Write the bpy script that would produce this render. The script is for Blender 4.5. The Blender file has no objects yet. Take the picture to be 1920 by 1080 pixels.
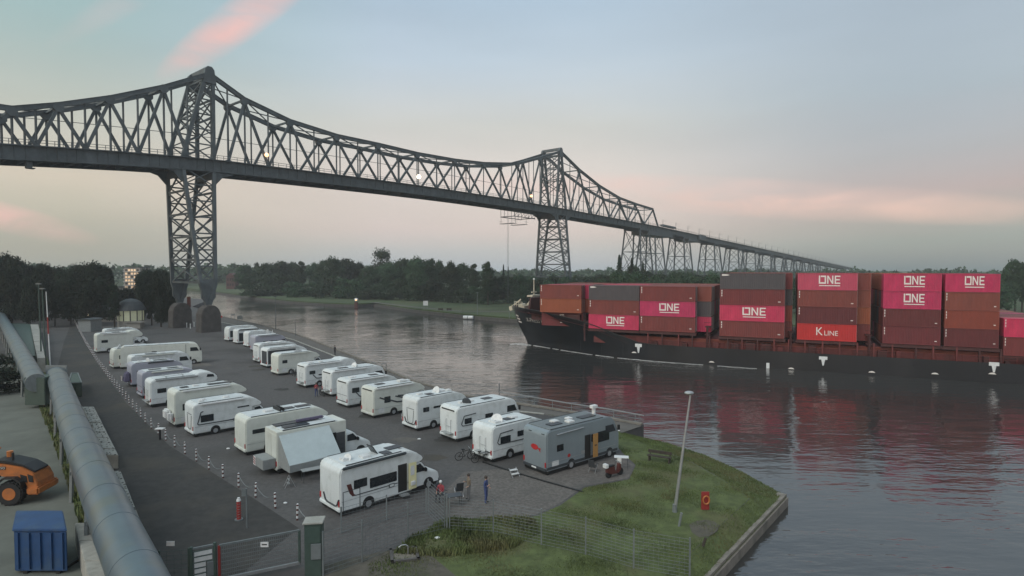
import bpy, bmesh, math, random
from mathutils import Vector, Matrix, Euler
import numpy as np
random.seed(7)
sc = bpy.context.scene
R = math.radians
# ------------------------------------------------------------------ camera
CAM = Vector((0.0, 0.0, 17.0)); F = 1100.0; PITCH = R(1.82)
cd = bpy.data.cameras.new('camera'); cam = bpy.data.objects.new('camera', cd)
sc.collection.objects.link(cam); sc.camera = cam
cam.location = CAM; cam.rotation_euler = (R(90) - PITCH, 0, 0)
cd.sensor_width = 36; cd.lens = 36 * F / 1920; cd.clip_start = 0.5; cd.clip_end = 6000
# ------------------------------------------------------------------ exposure
sc.view_settings.view_transform = 'Standard'; sc.view_settings.look = 'None'
sc.view_settings.exposure = 0.12; sc.view_settings.gamma = 1.0; sc.view_settings.use_curve_mapping = False
sc.cycles.use_denoising = True
sc.cycles.max_bounces = 6
# ------------------------------------------------------------------ sun
SUN_EL, SUN_AZ = R(14), R(118)        # direction towards the light: azimuth measured from +X
sl = bpy.data.lights.new('sun', 'SUN'); sl.energy = 1.5; sl.angle = R(45); sl.color = (1.0, .99, .97)
so = bpy.data.objects.new('sun', sl); sc.collection.objects.link(so)
sdir = Vector((-.45, -.55, .70)).normalized()
so.rotation_euler = sdir.to_track_quat('Z', 'Y').to_euler()
so.location = (0, 0, 200)
# ------------------------------------------------------------------ world
def srgb(r, g, b):
    f = lambda c: (c / 255 / 12.92) if c / 255 <= .04045 else ((c / 255 + .055) / 1.055) ** 2.4
    return (f(r), f(g), f(b), 1)
W = bpy.data.worlds.new('World'); sc.world = W; W.use_nodes = True
nt = W.node_tree; N = nt.nodes; LK = nt.links
N.clear()
def nd(t, **kw):
    n = N.new(t)
    for k, v in kw.items(): setattr(n, k, v)
    return n
def mth(op, a, b=None, c=None, clamp=False):
    n = nd('ShaderNodeMath', operation=op, use_clamp=clamp)
    for i, v in enumerate((a, b, c)):
        if v is None: continue
        if isinstance(v, (int, float)): n.inputs[i].default_value = v
        else: LK.new(v, n.inputs[i])
    return n.outputs[0]
def ramp(fac, stops):
    n = nd('ShaderNodeValToRGB'); e = n.color_ramp.elements
    e[0].position, e[0].color = stops[0][0], stops[0][1]
    e[1].position, e[1].color = stops[-1][0], stops[-1][1]
    for p, c in stops[1:-1]:
        q = e.new(p); q.color = c
    LK.new(fac, n.inputs[0]); return n.outputs[0]
def mixc(f, a, b, bt='MIX'):
    n = nd('ShaderNodeMix', data_type='RGBA', blend_type=bt)
    for s, v in ((n.inputs[0], f), (n.inputs[6], a), (n.inputs[7], b)):
        if isinstance(v, (int, float)): s.default_value = v
        elif isinstance(v, tuple): s.default_value = v
        else: LK.new(v, s)
    return n.outputs[2]
tc = nd('ShaderNodeTexCoord'); sep = nd('ShaderNodeSeparateXYZ'); LK.new(tc.outputs['Generated'], sep.inputs[0])
X, Y, Z = sep.outputs
wav = nd('ShaderNodeTexNoise'); wav.inputs['Scale'].default_value = 1.0; wav.inputs['Detail'].default_value = 4
mp = nd('ShaderNodeMapping'); mp.inputs['Scale'].default_value = (1.1, 1.1, 7); LK.new(tc.outputs['Generated'], mp.inputs[0]); LK.new(mp.outputs[0], wav.inputs['Vector'])
zz = mth('ADD', Z, mth('MULTIPLY', mth('SUBTRACT', wav.outputs[0], .5), .07))
mid = ramp(zz, [(0.0, srgb(164, 176, 184)), (.03, srgb(174, 181, 187)), (.075, srgb(202, 188, 189)), (.15, srgb(207, 194, 189)), (.23, srgb(194, 192, 188)), (.33, srgb(178, 191, 203)), (.45, srgb(160, 181, 200)), (1.0, srgb(168, 186, 204))])
lef = ramp(zz, [(0.0, srgb(150, 158, 152)), (.05, srgb(165, 165, 155)), (.12, srgb(198, 185, 170)), (.2, srgb(180, 180, 170)), (.33, srgb(152, 175, 175)), (.45, srgb(135, 168, 172)), (1.0, srgb(160, 180, 190))])
rig = ramp(zz, [(0.0, srgb(105, 126, 132)), (.05, srgb(122, 140, 147)), (.105, srgb(168, 148, 156)), (.16, srgb(160, 156, 164)), (.25, srgb(155, 164, 174)), (.45, srgb(152, 166, 180)), (1.0, srgb(160, 176, 190))])
az = mth('DIVIDE', X, mth('MAXIMUM', mth('SQRT', mth('ADD', mth('MULTIPLY', X, X), mth('MULTIPLY', Y, Y))), .001))
fl = mth('MULTIPLY_ADD', az, -2.6, -.55, clamp=True)
fr = mth('MULTIPLY_ADD', az, 1.9, -.12, clamp=True)
frs = nd('ShaderNodeMapRange', interpolation_type='SMOOTHSTEP'); LK.new(fr, frs.inputs[0])
col = mixc(fl, mid, lef); col = mixc(frs.outputs[0], col, rig)
# pink evening clouds
yy = mth('MAXIMUM', Y, .05); U = mth('DIVIDE', X, yy); V = mth('DIVIDE', Z, yy)
cn = nd('ShaderNodeTexNoise'); cn.inputs['Scale'].default_value = 9; cn.inputs['Detail'].default_value = 6; cn.inputs['Distortion'].default_value = .4
mp2 = nd('ShaderNodeMapping'); mp2.inputs['Rotation'].default_value = (0, R(-34), 0); mp2.inputs['Scale'].default_value = (.6, 1, 2.6)
LK.new(tc.outputs['Generated'], mp2.inputs[0]); LK.new(mp2.outputs[0], cn.inputs['Vector'])
def streak(u0, v0, ang, ln, wd, gain):
    c, s = math.cos(ang), math.sin(ang)
    du, dv = mth('SUBTRACT', U, u0), mth('SUBTRACT', V, v0)
    a = mth('ADD', mth('MULTIPLY', du, c), mth('MULTIPLY', dv, s))
    b = mth('SUBTRACT', mth('MULTIPLY', dv, c), mth('MULTIPLY', du, s))
    a = mth('DIVIDE', a, ln); b = mth('DIVIDE', b, wd)
    g = mth('SUBTRACT', 1.0, mth('ADD', mth('MULTIPLY', a, a), mth('MULTIPLY', b, b)), clamp=True)
    nz = mth('MULTIPLY_ADD', cn.outputs[0], 2.6, -.75, clamp=True)
    return mth('MULTIPLY', mth('MULTIPLY', g, nz), gain, clamp=True)
pk = srgb(222, 182, 176)
for prm in ((-.45, .425, R(35), .19, .04, 1.1), (-.87, .09, R(-14), .18, .028, 1.0), (.45, .120, R(-3), .6, .036, .95), (-.62, .47, R(30), .2, .03, .3)):
    col = mixc(streak(*prm), col, pk)
# broad soft grey bands
b1 = nd('ShaderNodeTexNoise'); b1.inputs['Scale'].default_value = 1.6; b1.inputs['Detail'].default_value = 5
mp3 = nd('ShaderNodeMapping'); mp3.inputs['Scale'].default_value = (1, 1, 5); mp3.inputs['Location'].default_value = (3, 1, 0)
LK.new(tc.outputs['Generated'], mp3.inputs[0]); LK.new(mp3.outputs[0], b1.inputs['Vector'])
bs = mth('MULTIPLY_ADD', b1.outputs[0], .34, .83)
cb = nd('ShaderNodeCombineColor'); [LK.new(bs, cb.inputs[i]) for i in range(3)]
col = mixc(1.0, col, cb.outputs[0], 'MULTIPLY')
bg = nd('ShaderNodeBackground'); LK.new(col, bg.inputs[0]); bg.inputs[1].default_value = 1.0
sky = nd('ShaderNodeTexSky', sky_type='NISHITA'); sky.sun_disc = False; sky.sun_elevation = R(3); sky.sun_rotation = R(-130)
bg2 = nd('ShaderNodeBackground'); LK.new(sky.outputs[0], bg2.inputs[0]); bg2.inputs[1].default_value = .05
ad = nd('ShaderNodeAddShader'); LK.new(bg.outputs[0], ad.inputs[0]); LK.new(bg2.outputs[0], ad.inputs[1])
wo = nd('ShaderNodeOutputWorld'); LK.new(ad.outputs[0], wo.inputs[0])

# ================================================================== helpers
GZ = 1.5                      # quay / ground height above the water
def P(px, py, z=GZ):
    """Point at height z seen at pixel (px, py) of the 1920 x 1080 photograph."""
    dx, dy = (px - 960) / F, (540 - py) / F
    v = Vector((dx, math.cos(PITCH) + dy * math.sin(PITCH), -math.sin(PITCH) + dy * math.cos(PITCH)))
    k = (z - CAM.z) / v.z
    return CAM + v * k
class M:
    def __init__(s): s.v = []; s.f = []
    def add(s, vs, fs):
        o = len(s.v); s.v += [tuple(v) for v in vs]; s.f += [tuple(i + o for i in f) for f in fs]; return s
    def box(s, x0, x1, y0, y1, z0, z1):
        return s.add([(x0,y0,z0),(x1,y0,z0),(x1,y1,z0),(x0,y1,z0),(x0,y0,z1),(x1,y0,z1),(x1,y1,z1),(x0,y1,z1)],
                     [(3,2,1,0),(4,5,6,7),(0,1,5,4),(1,2,6,5),(2,3,7,6),(3,0,4,7)])
    def beam(s, p, q, w, h=None, up=(0,0,1)):
        p, q = Vector(p), Vector(q); h = h or w; d = (q - p).normalized(); u = Vector(up)
        if abs(d.dot(u)) > .98: u = Vector((0, 1, 0)) if abs(d.y) < .9 else Vector((1, 0, 0))
        a = d.cross(u).normalized(); b = a.cross(d).normalized()
        vs = []
        for c in (p, q):
            for i, j in ((-1,-1),(1,-1),(1,1),(-1,1)): vs.append(c + a * (i * w / 2) + b * (j * h / 2))
        return s.add(vs, [(3,2,1,0),(4,5,6,7),(0,1,5,4),(1,2,6,5),(2,3,7,6),(3,0,4,7)])
    def cyl(s, p, q, r, r2=None, n=10, caps=True):
        p, q = Vector(p), Vector(q); r2 = r if r2 is None else r2; d = (q - p).normalized()
        u = Vector((0,0,1)) if abs(d.z) < .95 else Vector((1,0,0))
        a = d.cross(u).normalized(); b = a.cross(d)
        vs = [c + (a * math.cos(t) + b * math.sin(t)) * rr for c, rr in ((p, r), (q, r2)) for t in [2*math.pi*i/n for i in range(n)]]
        fs = [(i, i+n, (i+1) % n + n, (i+1) % n) for i in range(n)]
        if caps: fs += [tuple(range(n)), tuple(range(2*n-1, n-1, -1))]
        return s.add(vs, fs)
    def tube(s, pts, r, n=6):
        for a, b in zip(pts, pts[1:]): s.cyl(a, b, r, n=n)
        return s
    def ball(s, c, rx, ry=None, rz=None, n=10, m=6):
        ry = ry or rx; rz = rz or rx; vs = []; fs = []
        for j in range(m + 1):
            ph = math.pi * j / m
            for i in range(n):
                t = 2 * math.pi * i / n
                vs.append((c[0] + rx*math.sin(ph)*math.cos(t), c[1] + ry*math.sin(ph)*math.sin(t), c[2] + rz*math.cos(ph)))
        for j in range(m):
            for i in range(n):
                fs.append((j*n+i, (j+1)*n+i, (j+1)*n+(i+1)%n, j*n+(i+1)%n))
        return s.add(vs, fs)
    def prism_y(s, prof, y0, y1):
        n = len(prof); vs = [(x, y0, z) for x, z in prof] + [(x, y1, z) for x, z in prof]
        return s.add(vs, [tuple(range(n)), tuple(range(2*n-1, n-1, -1))] + [(i, i+n, (i+1)%n+n, (i+1)%n) for i in range(n)])
    def slab(s, pts, z0, z1):
        n = len(pts); vs = [(p[0], p[1], z0) for p in pts] + [(p[0], p[1], z1) for p in pts]
        return s.add(vs, [tuple(range(n-1, -1, -1)), tuple(range(n, 2*n))] + [(i, (i+1)%n, (i+1)%n+n, i+n) for i in range(n)])
    def mesh(s, name='mesh', off=None, bevel=0, smooth=False, seg=2, sel=None):
        me = bpy.data.meshes.new(name)
        vs = s.v if off is None else [(v[0]-off[0], v[1]-off[1], v[2]-off[2]) for v in s.v]
        me.from_pydata(vs, [], s.f)
        bm = bmesh.new(); bm.from_mesh(me); bmesh.ops.recalc_face_normals(bm, faces=bm.faces)
        if bevel:
            es = [e for e in bm.edges if e.is_manifold and e.calc_face_angle(0) > R(25) and (sel is None or sel(e))]
            bmesh.ops.bevel(bm, geom=es, offset=bevel, segments=seg, affect='EDGES', clamp_overlap=True)
        if smooth:
            for f in bm.faces: f.smooth = True
        bm.to_mesh(me); bm.free()
        if smooth and hasattr(me, 'set_sharp_from_angle'): me.set_sharp_from_angle(angle=R(40))
        return me
ORI = {}
def obj(name, me, mat=None, parent=None, local=False, loc=None, **kw):
    """me: an M or a mesh. World coordinates unless local; a child's mesh is shifted to its thing's origin."""
    if isinstance(me, M):
        off = None
        if parent is not None and not local: off = ORI.get(parent.name, (0,0,0))
        me = me.mesh(name, off, kw.pop('bevel', 0), kw.pop('smooth', False))
        if mat: me.materials.append(mat)
    o = bpy.data.objects.new(name, me); sc.collection.objects.link(o)
    if parent is not None: o.parent = parent; ORI[o.name] = ORI.get(parent.name, (0,0,0))
    if loc is not None: o.location = loc
    for k in ('label', 'category', 'group', 'kind'):
        if kw.get(k): o[k] = kw[k]
    return o
def own_mat(o, mat):
    o.material_slots[0].link = 'OBJECT'; o.material_slots[0].material = mat
def thing(name, label, cat, loc=(0,0,0), rz=0, group=None):
    o = bpy.data.objects.new(name, None); sc.collection.objects.link(o)
    o.location = loc; o.rotation_euler = (0,0,rz); o['label'] = label; o['category'] = cat
    if group: o['group'] = group
    o.empty_display_size = .2
    ORI[o.name] = tuple(loc); return o
def dup(o, loc=None, rz=None, label=None, parent=None):
    c = o.copy(); sc.collection.objects.link(c)
    if parent is not None: c.parent = parent
    if loc is not None: c.location = loc
    if rz is not None: c.rotation_euler = (0,0,rz)
    if label: c['label'] = label
    for ch in o.children: dup(ch, parent=c)
    return c

def mat(name, col, rough=.6, metal=0.0, var=.12, scale=3.0, bump=0.0, bscale=None, spec=.5, col2=None, v2=None, emit=None, objrand=0.0, stretch=None, det=6):
    m = bpy.data.materials.new(name); m.use_nodes = True; t = m.node_tree; b = t.nodes['Principled BSDF']
    b.inputs['Roughness'].default_value = rough; b.inputs['Metallic'].default_value = metal
    b.inputs['Specular IOR Level'].default_value = spec
    tcn = t.nodes.new('ShaderNodeTexCoord'); src = tcn.outputs['Object']
    if stretch:
        mpn = t.nodes.new('ShaderNodeMapping'); mpn.inputs['Scale'].default_value = stretch; t.links.new(src, mpn.inputs[0]); src = mpn.outputs[0]
    nz = t.nodes.new('ShaderNodeTexNoise'); nz.inputs['Scale'].default_value = scale; nz.inputs['Detail'].default_value = det; nz.inputs['Roughness'].default_value = .65
    t.links.new(src, nz.inputs['Vector'])
    cr = t.nodes.new('ShaderNodeValToRGB'); c = col[:3]
    lo = tuple(max(0, x*(1-var)) for x in c); hi = tuple(min(1, x*(1+var)) for x in c)
    if col2: lo, hi = c, col2[:3]
    cr.color_ramp.elements[0].position, cr.color_ramp.elements[1].position = .32, .68
    cr.color_ramp.elements[0].color = lo + (1,); cr.color_ramp.elements[1].color = hi + (1,)
    t.links.new(nz.outputs[0], cr.inputs[0]); out = cr.outputs[0]
    if v2:      # broad second variation (colour, scale, amount)
        n2 = t.nodes.new('ShaderNodeTexNoise'); n2.inputs['Scale'].default_value = v2[1]; n2.inputs['Detail'].default_value = 7
        t.links.new(src, n2.inputs['Vector'])
        r2 = t.nodes.new('ShaderNodeMapRange'); r2.inputs[1].default_value = .5; r2.inputs[2].default_value = .68; r2.inputs[4].default_value = v2[2]
        t.links.new(n2.outputs[0], r2.inputs[0])
        mx = t.nodes.new('ShaderNodeMix'); mx.data_type = 'RGBA'; mx.inputs[7].default_value = tuple(v2[0][:3]) + (1,)
        t.links.new(r2.outputs[0], mx.inputs[0]); t.links.new(out, mx.inputs[6]); out = mx.outputs[2]
    if objrand:
        oi = t.nodes.new('ShaderNodeObjectInfo'); hs = t.nodes.new('ShaderNodeHueSaturation')
        mr = t.nodes.new('ShaderNodeMapRange'); mr.inputs[3].default_value = 1-objrand; mr.inputs[4].default_value = 1+objrand
        t.links.new(oi.outputs['Random'], mr.inputs[0]); t.links.new(mr.outputs[0], hs.inputs['Value'])
        mr2 = t.nodes.new('ShaderNodeMapRange'); mr2.inputs[3].default_value = .5-objrand*.06; mr2.inputs[4].default_value = .5+objrand*.06
        t.links.new(oi.outputs['Random'], mr2.inputs[0]); t.links.new(mr2.outputs[0], hs.inputs['Hue'])
        t.links.new(out, hs.inputs['Color']); out = hs.outputs[0]
    t.links.new(out, b.inputs['Base Color'])
    if bump:
        n3 = t.nodes.new('ShaderNodeTexNoise'); n3.inputs['Scale'].default_value = bscale or scale*4; n3.inputs['Detail'].default_value = 4
        t.links.new(src, n3.inputs['Vector'])
        bp = t.nodes.new('ShaderNodeBump'); bp.inputs['Strength'].default_value = bump; bp.inputs['Distance'].default_value = .03
        t.links.new(n3.outputs[0], bp.inputs['Height']); t.links.new(bp.outputs[0], b.inputs['Normal'])
    if emit:
        b.inputs['Emission Color'].default_value = tuple(emit[0][:3]) + (1,); b.inputs['Emission Strength'].default_value = emit[1]
    return m
MT = {}
MT['steel'] = mat('bridge_steel', (.095,.110,.114), .6, 0, .25, .6, objrand=.12)
MT['asphalt'] = mat('asphalt', (.092,.085,.080), .85, 0, .22, 3.5, bump=.35, bscale=30, v2=((.055,.050,.046), .13, .9), det=9)
MT['asphalt2'] = mat('road_asphalt', (.045,.042,.038), .9, 0, .25, 1.8, bump=.35, bscale=25, v2=((.078,.066,.050), .14, .8), det=9)
MT['yard'] = mat('yard_concrete', (.14,.145,.12), .9, 0, .15, .5, bump=.2, v2=((.09,.095,.08), .15, .7))
MT['paving'] = mat('paving', (.13,.115,.102), .9, 0, .35, 4.5, bump=.5, bscale=12, v2=((.085,.08,.072), .35, .8))
MT['grass'] = mat('grass_soil', (.088,.110,.036), .95, 0, .35, 1.3, bump=.7, bscale=14, v2=((.115,.105,.048), .3, .8), det=9)
MT['blade'] = mat('grass_blade', (.100,.130,.040), .8, 0, .45, .5, v2=((.145,.13,.055), .32, .8))
MT['dirt'] = mat('bare_dirt', (.10,.088,.068), .95, 0, .3, 2, bump=.5, v2=((.05,.055,.03), .5, .6))
MT['concrete'] = mat('concrete', (.36,.35,.31), .9, 0, .15, 2.5, bump=.4, bscale=12, v2=((.20,.20,.17), 1.2, .6))
MT['stone'] = mat('quay_stone', (.21,.185,.155), .9, 0, .25, 1.5, bump=.5, v2=((.10,.095,.075), .7, .7))
MT['pit'] = mat('pit', (.10,.10,.09), .95)
MT['pierstone'] = mat('pier_stone', (.085,.078,.072), .9, 0, .25, .8, bump=.4)
MT['promenade'] = mat('promenade_paving', (.12,.108,.094), .9, 0, .15, 1.0, bump=.2)
MT['white'] = mat('camper_white', (.74,.76,.74), .38, 0, .05, .7, v2=((.50,.52,.48), 1.3, .5), objrand=.05)
MT['roofw'] = mat('roof_white', (.62,.65,.64), .5, 0, .08, 1.2, v2=((.42,.44,.42), .9, .5))
MT['cream'] = mat('camper_cream', (.66,.67,.60), .42, 0, .05, .7, v2=((.5,.5,.43), 1.1, .4), objrand=.06)
MT['silver'] = mat('camper_silver', (.27,.31,.33), .35, .25, .06, .8)
MT['lilac'] = mat('camper_grey', (.42,.42,.47), .42, .1, .06, .8)
MT['dgrey'] = mat('dark_grey', (.055,.06,.065), .5)
MT['glass'] = mat('dark_glass', (.018,.022,.026), .12, 0, .1, spec=.7)
MT['black'] = mat('black_plastic', (.018,.018,.018), .55)
MT['rubber'] = mat('rubber', (.02,.02,.02), .85)
MT['rim'] = mat('rim', (.42,.43,.44), .4, .5)
MT['redlamp'] = mat('red_lamp', (.45,.03,.03), .3)
MT['bordeaux'] = mat('bordeaux', (.10,.03,.025), .5)
MT['solar'] = mat('solar', (.02,.026,.034), .35)
MT['hatch'] = mat('hatch_plastic', (.68,.68,.66), .4)
MT['alu'] = mat('aluminium', (.42,.43,.43), .4, .6)
MT['galv'] = mat('galvanised', (.20,.22,.22), .5, .3, objrand=.08)
MT['green'] = mat('green_metal', (.055,.085,.07), .5)
MT['doorcream'] = mat('door_inside', (.80,.74,.42), .5, 0, .03)
MT['wood'] = mat('wood_door', (.42,.22,.07), .5, 0, .2, 6, stretch=(1,1,8))
MT['tarp'] = mat('tent_cloth', (.42,.48,.48), .7, 0, .06, 1.5, bump=.15, bscale=4)
MT['tarpdark'] = mat('tent_cloth_grey', (.27,.28,.27), .8, 0, .1, 2)
MT['awn'] = mat('awning_dark', (.05,.06,.065), .5)
MT['purple'] = mat('purple_cover', (.10,.085,.14), .7)
MT['redw'] = mat('signal_red', (.28,.035,.03), .5)
MT['whitep'] = mat('white_paint', (.7,.7,.68), .5)
MT['orange'] = mat('loader_orange', (.46,.15,.04), .45, 0, .12, 1.5, v2=((.22,.10,.05), 2, .5))
MT['blue'] = mat('skip_blue', (.018,.062,.16), .55, 0, .15, 1.5, v2=((.05,.09,.14), 1, .6))
MT['pipe'] = mat('duct_metal', (.15,.19,.215), .36, .45, .1, .6, v2=((.18,.19,.15), .5, .6), stretch=(1,1,.3))
MT['lamp'] = mat('lamp_glow', (.9,.7,.5), .5, emit=((1,.50,.24), 2.6))
MT['lampw'] = mat('lamp_glow_white', (.9,.9,.8), .5, emit=((1,.80,.55), 4.0))
MT['lit'] = mat('lit_panes', (.55,.56,.40), .5, 0, .1, emit=((.75,.78,.52), .12))
MT['litwin'] = mat('lit_window', (.7,.5,.3), .4, emit=((1,.70,.45), .45))
MT['slate'] = mat('slate_roof', (.07,.08,.085), .7, 0, .2, 4)
MT['plaster'] = mat('plaster', (.30,.28,.25), .85, 0, .1, 1)
MT['brick'] = mat('red_brick', (.10,.045,.04), .85, 0, .2, 2)
MT['trunk'] = mat('bark', (.055,.045,.035), .95, 0, .3, 3)
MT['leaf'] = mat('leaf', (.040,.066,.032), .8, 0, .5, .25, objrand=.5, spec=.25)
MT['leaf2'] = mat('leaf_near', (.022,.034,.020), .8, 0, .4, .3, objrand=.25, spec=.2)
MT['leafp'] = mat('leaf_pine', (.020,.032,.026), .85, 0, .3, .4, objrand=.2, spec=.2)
MT['hull'] = mat('hull_black', (.012,.013,.016), .38, 0, .3, .15, v2=((.03,.028,.028), .12, .6), stretch=(1,1,.3))
MT['oxide'] = mat('deck_red', (.15,.030,.026), .65, 0, .25, .8, v2=((.07,.026,.024), .5, .7))
MT['oxided'] = mat('deck_red_dark', (.065,.020,.018), .7, 0, .2, .8)
MT['buff'] = mat('ship_buff', (.55,.5,.38), .5)
MT['magenta'] = mat('box_magenta', (.50,.034,.105), .5, 0, .16, .9, objrand=.12, v2=((.36,.05,.09), .35, .5), stretch=(9,1,.45))
MT['salmon'] = mat('box_salmon', (.50,.070,.120), .5, 0, .08, .9, stretch=(9,1,.45))
MT['kred'] = mat('box_red', (.50,.03,.03), .45, 0, .08, .9, stretch=(9,1,.45))
MT['brown'] = mat('box_brown', (.20,.044,.036), .55, 0, .12, .9, objrand=.22, v2=((.15,.04,.035), .4, .5), stretch=(9,1,.45))
MT['brown2'] = mat('box_dark_brown', (.15,.036,.030), .55, 0, .12, .9, objrand=.2, stretch=(9,1,.45))
MT['bor'] = mat('box_orange', (.27,.066,.034), .5, 0, .1, .9, objrand=.12, stretch=(9,1,.45))
MT['bgrey'] = mat('box_grey', (.075,.068,.072), .5, 0, .1, .9, objrand=.1, stretch=(9,1,.45))
MT['logo'] = mat('logo_white', (.78,.72,.66), .5, 0, .03)
MT['skin'] = mat('skin', (.42,.26,.19), .6)
MT['cloth_blue'] = mat('cloth_blue', (.05,.07,.17), .85, 0, .3, 12)
MT['cloth_tan'] = mat('cloth_tan', (.18,.14,.10), .85)
MT['cloth_dark'] = mat('cloth_dark', (.03,.03,.035), .85)
MT['cloth_red'] = mat('cloth_red', (.30,.05,.06), .85)
MT['hair'] = mat('hair', (.06,.045,.035), .8)
MT['cloth_grey'] = mat('cloth_grey', (.14,.14,.14), .85)
MT['foam'] = mat('foam', (.75,.74,.72), .7, 0, .2, 2)
# water
def water():
    m = bpy.data.materials.new('canal_water'); m.use_nodes = True; t = m.node_tree; b = t.nodes['Principled BSDF']
    b.inputs['Base Color'].default_value = (.036,.036,.034,1); b.inputs['Roughness'].default_value = .08; b.inputs['IOR'].default_value = 1.9
    tcn = t.nodes.new('ShaderNodeTexCoord'); hs = []
    for sc_, st, det, amp, rot in ((.50, (.35,1,1), 3, .17, 12), (1.9, (.4,1,1), 3, .055, -18), (.05, (1,.6,1), 3, .9, 0)):
        mpn = t.nodes.new('ShaderNodeMapping'); mpn.inputs['Scale'].default_value = st; mpn.inputs['Rotation'].default_value = (0,0,R(rot))
        nz = t.nodes.new('ShaderNodeTexNoise'); nz.inputs['Scale'].default_value = sc_; nz.inputs['Detail'].default_value = det
        t.links.new(tcn.outputs['Object'], mpn.inputs[0]); t.links.new(mpn.outputs[0], nz.inputs['Vector'])
        mu = t.nodes.new('ShaderNodeMath'); mu.operation = 'MULTIPLY'; mu.inputs[1].default_value = amp; t.links.new(nz.outputs[0], mu.inputs[0]); hs.append(mu.outputs[0])
    # calmer and rougher patches
    a = t.nodes.new('ShaderNodeMath'); a.operation = 'ADD'; t.links.new(hs[0], a.inputs[0]); t.links.new(hs[1], a.inputs[1])
    pt = t.nodes.new('ShaderNodeMapRange'); pt.inputs[1].default_value = .36; pt.inputs[2].default_value = .56; pt.inputs[3].default_value = .35; pt.inputs[4].default_value = 1.2
    t.links.new(hs[2], pt.inputs[0])
    mu = t.nodes.new('ShaderNodeMath'); mu.operation = 'MULTIPLY'; t.links.new(a.outputs[0], mu.inputs[0]); t.links.new(pt.outputs[0], mu.inputs[1])
    bp = t.nodes.new('ShaderNodeBump'); bp.inputs['Strength'].default_value = 1; bp.inputs['Distance'].default_value = 1.0
    t.links.new(mu.outputs[0], bp.inputs['Height']); t.links.new(bp.outputs[0], b.inputs['Normal'])
    return m
MT['water'] = water()

# ================================================================== ground, water
def flat(name, pts, z, m, kind='structure', **kw):
    n = len(pts); me = M().add([(p[0], p[1], z) for p in pts], [tuple(range(n))])
    return obj(name, me, m, kind=kind, **kw)
w = M().add([(-3000,-50,0),(3000,-50,0),(3000,5000,0),(-3000,5000,0)], [(0,1,2,3)])
obj('water', w, MT['water'], kind='structure')
quay_px = [(393,583),(419,594),(494,610),(557,626),(630,654),(693,679),(778,714),(872,741),(936,751),(1070,772),(1207,796),(1166,812),(1252,831),(1321,853),(1390,884),(1475,931)]
quay = [P(x, y) for x, y in quay_px]
inner_px = [(1160,814),(1236,842),(1296,866),(1352,897),(1406,935),(1283,1085)]
outer_px = [(1168,812,1.4),(1252,831,1.1),(1321,853,.85),(1390,884,.7),(1475,931,.65),(1331,1085,.65)]
inner = [P(x, y) for x, y in inner_px]; outer = [P(x, y, z) for x, y, z in outer_px]
quay = quay[:11] + inner[:5]
corner = inner[4]; south = inner[5]
sdv = (outer[5]-outer[4]).normalized()
quay_all = [Vector((-300, 420, GZ)), Vector((-155, 300, GZ)), P(360, 575)] + quay + [corner + sdv * 60]
land = [(p.x, p.y) for p in quay_all] + [(20,-40), (-300,-40), (-900, 100), (-900, 420)]
g = M().slab(land, -3, GZ); obj('ground', g, MT['asphalt'], kind='structure')
def poly(name, px, m, lvl, kind='structure'):
    return flat(name, [P(x, y, GZ) for x, y in px], GZ + .004 * lvl, m, kind)
# road left of the bollards
poly('road', [(140,590),(152,628),(180,678),(236,755),(318,836),(478,936),(560,990),(300,1200),(60,1000),(90,760),(120,640)], MT['asphalt2'], 1)
poly('yard', [(-150,640),(30,672),(78,765),(120,880),(150,985),(190,1300),(-900,1300),(-900,900)], MT['yard'], 2)
poly('verge', [(30,672),(88,668),(118,760),(190,1000),(330,1300),(190,1300),(150,985),(120,880),(78,765)], MT['grass'], 3)
poly('promenade', [(400,592),(419,595.5),(494,611.5),(557,628),(630,656),(693,681.5),(778,717),(872,745),(936,755),(1070,776),(1200,799),(1175,800),(1020,775),(950,768),(880,752),(760,722),(690,695),(620,663),(550,636),(480,617),(400,600)], MT['promenade'], 1)
# kerb between promenade and the parking
km = M(); kp = [P(x, y) for x, y in [(400,601),(480,618.5),(550,637.5),(620,665),(690,697),(760,724),(880,754),(950,770),(1020,777)]]
for a, b in zip(kp, kp[1:]): km.beam(a + Vector((0,0,.05)), b + Vector((0,0,.05)), .25, .12)
obj('kerb', km, MT['concrete'], kind='structure')
# quay capping stones, one part each
cap = obj('quay_edge', M().box(-.01,.01,-.01,.01,-1,-.98), MT['stone'], kind='structure'); ORI[cap.name] = (0,0,0)
def capstones(path, width, length, m, z=.12, inward=1):
    tmpl = M().box(0, length-.05, 0, width, 0, z).mesh('capstone'); tmpl.materials.append(m)
    for a, b in zip(path, path[1:]):
        L = (b - a).length; n = max(1, round(L / length)); d = (b - a).normalized(); ang = math.atan2(d.y, d.x)
        for i in range(n):
            o = bpy.data.objects.new('capping_stone', tmpl); sc.collection.objects.link(o); o.parent = cap
            p = a + d * (i * L / n); o.location = (p.x, p.y, p.z + random.uniform(-.012, .012) + .012); o.rotation_euler = (0,0,ang); o.scale = (L / n / length, -1 if inward > 0 else 1, 1)
capstones([Vector(p) for p in quay[1:11]], .5, 4.0, MT['stone'], .16)
pa = corner; pb = corner + sdv * 34
odv = sdv; oend = outer[4] + odv*34; iend = inner[4] + odv*34 
iw, ow = inner[:5]+[iend], outer[:5]+[oend]
bm2 = M()
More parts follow.
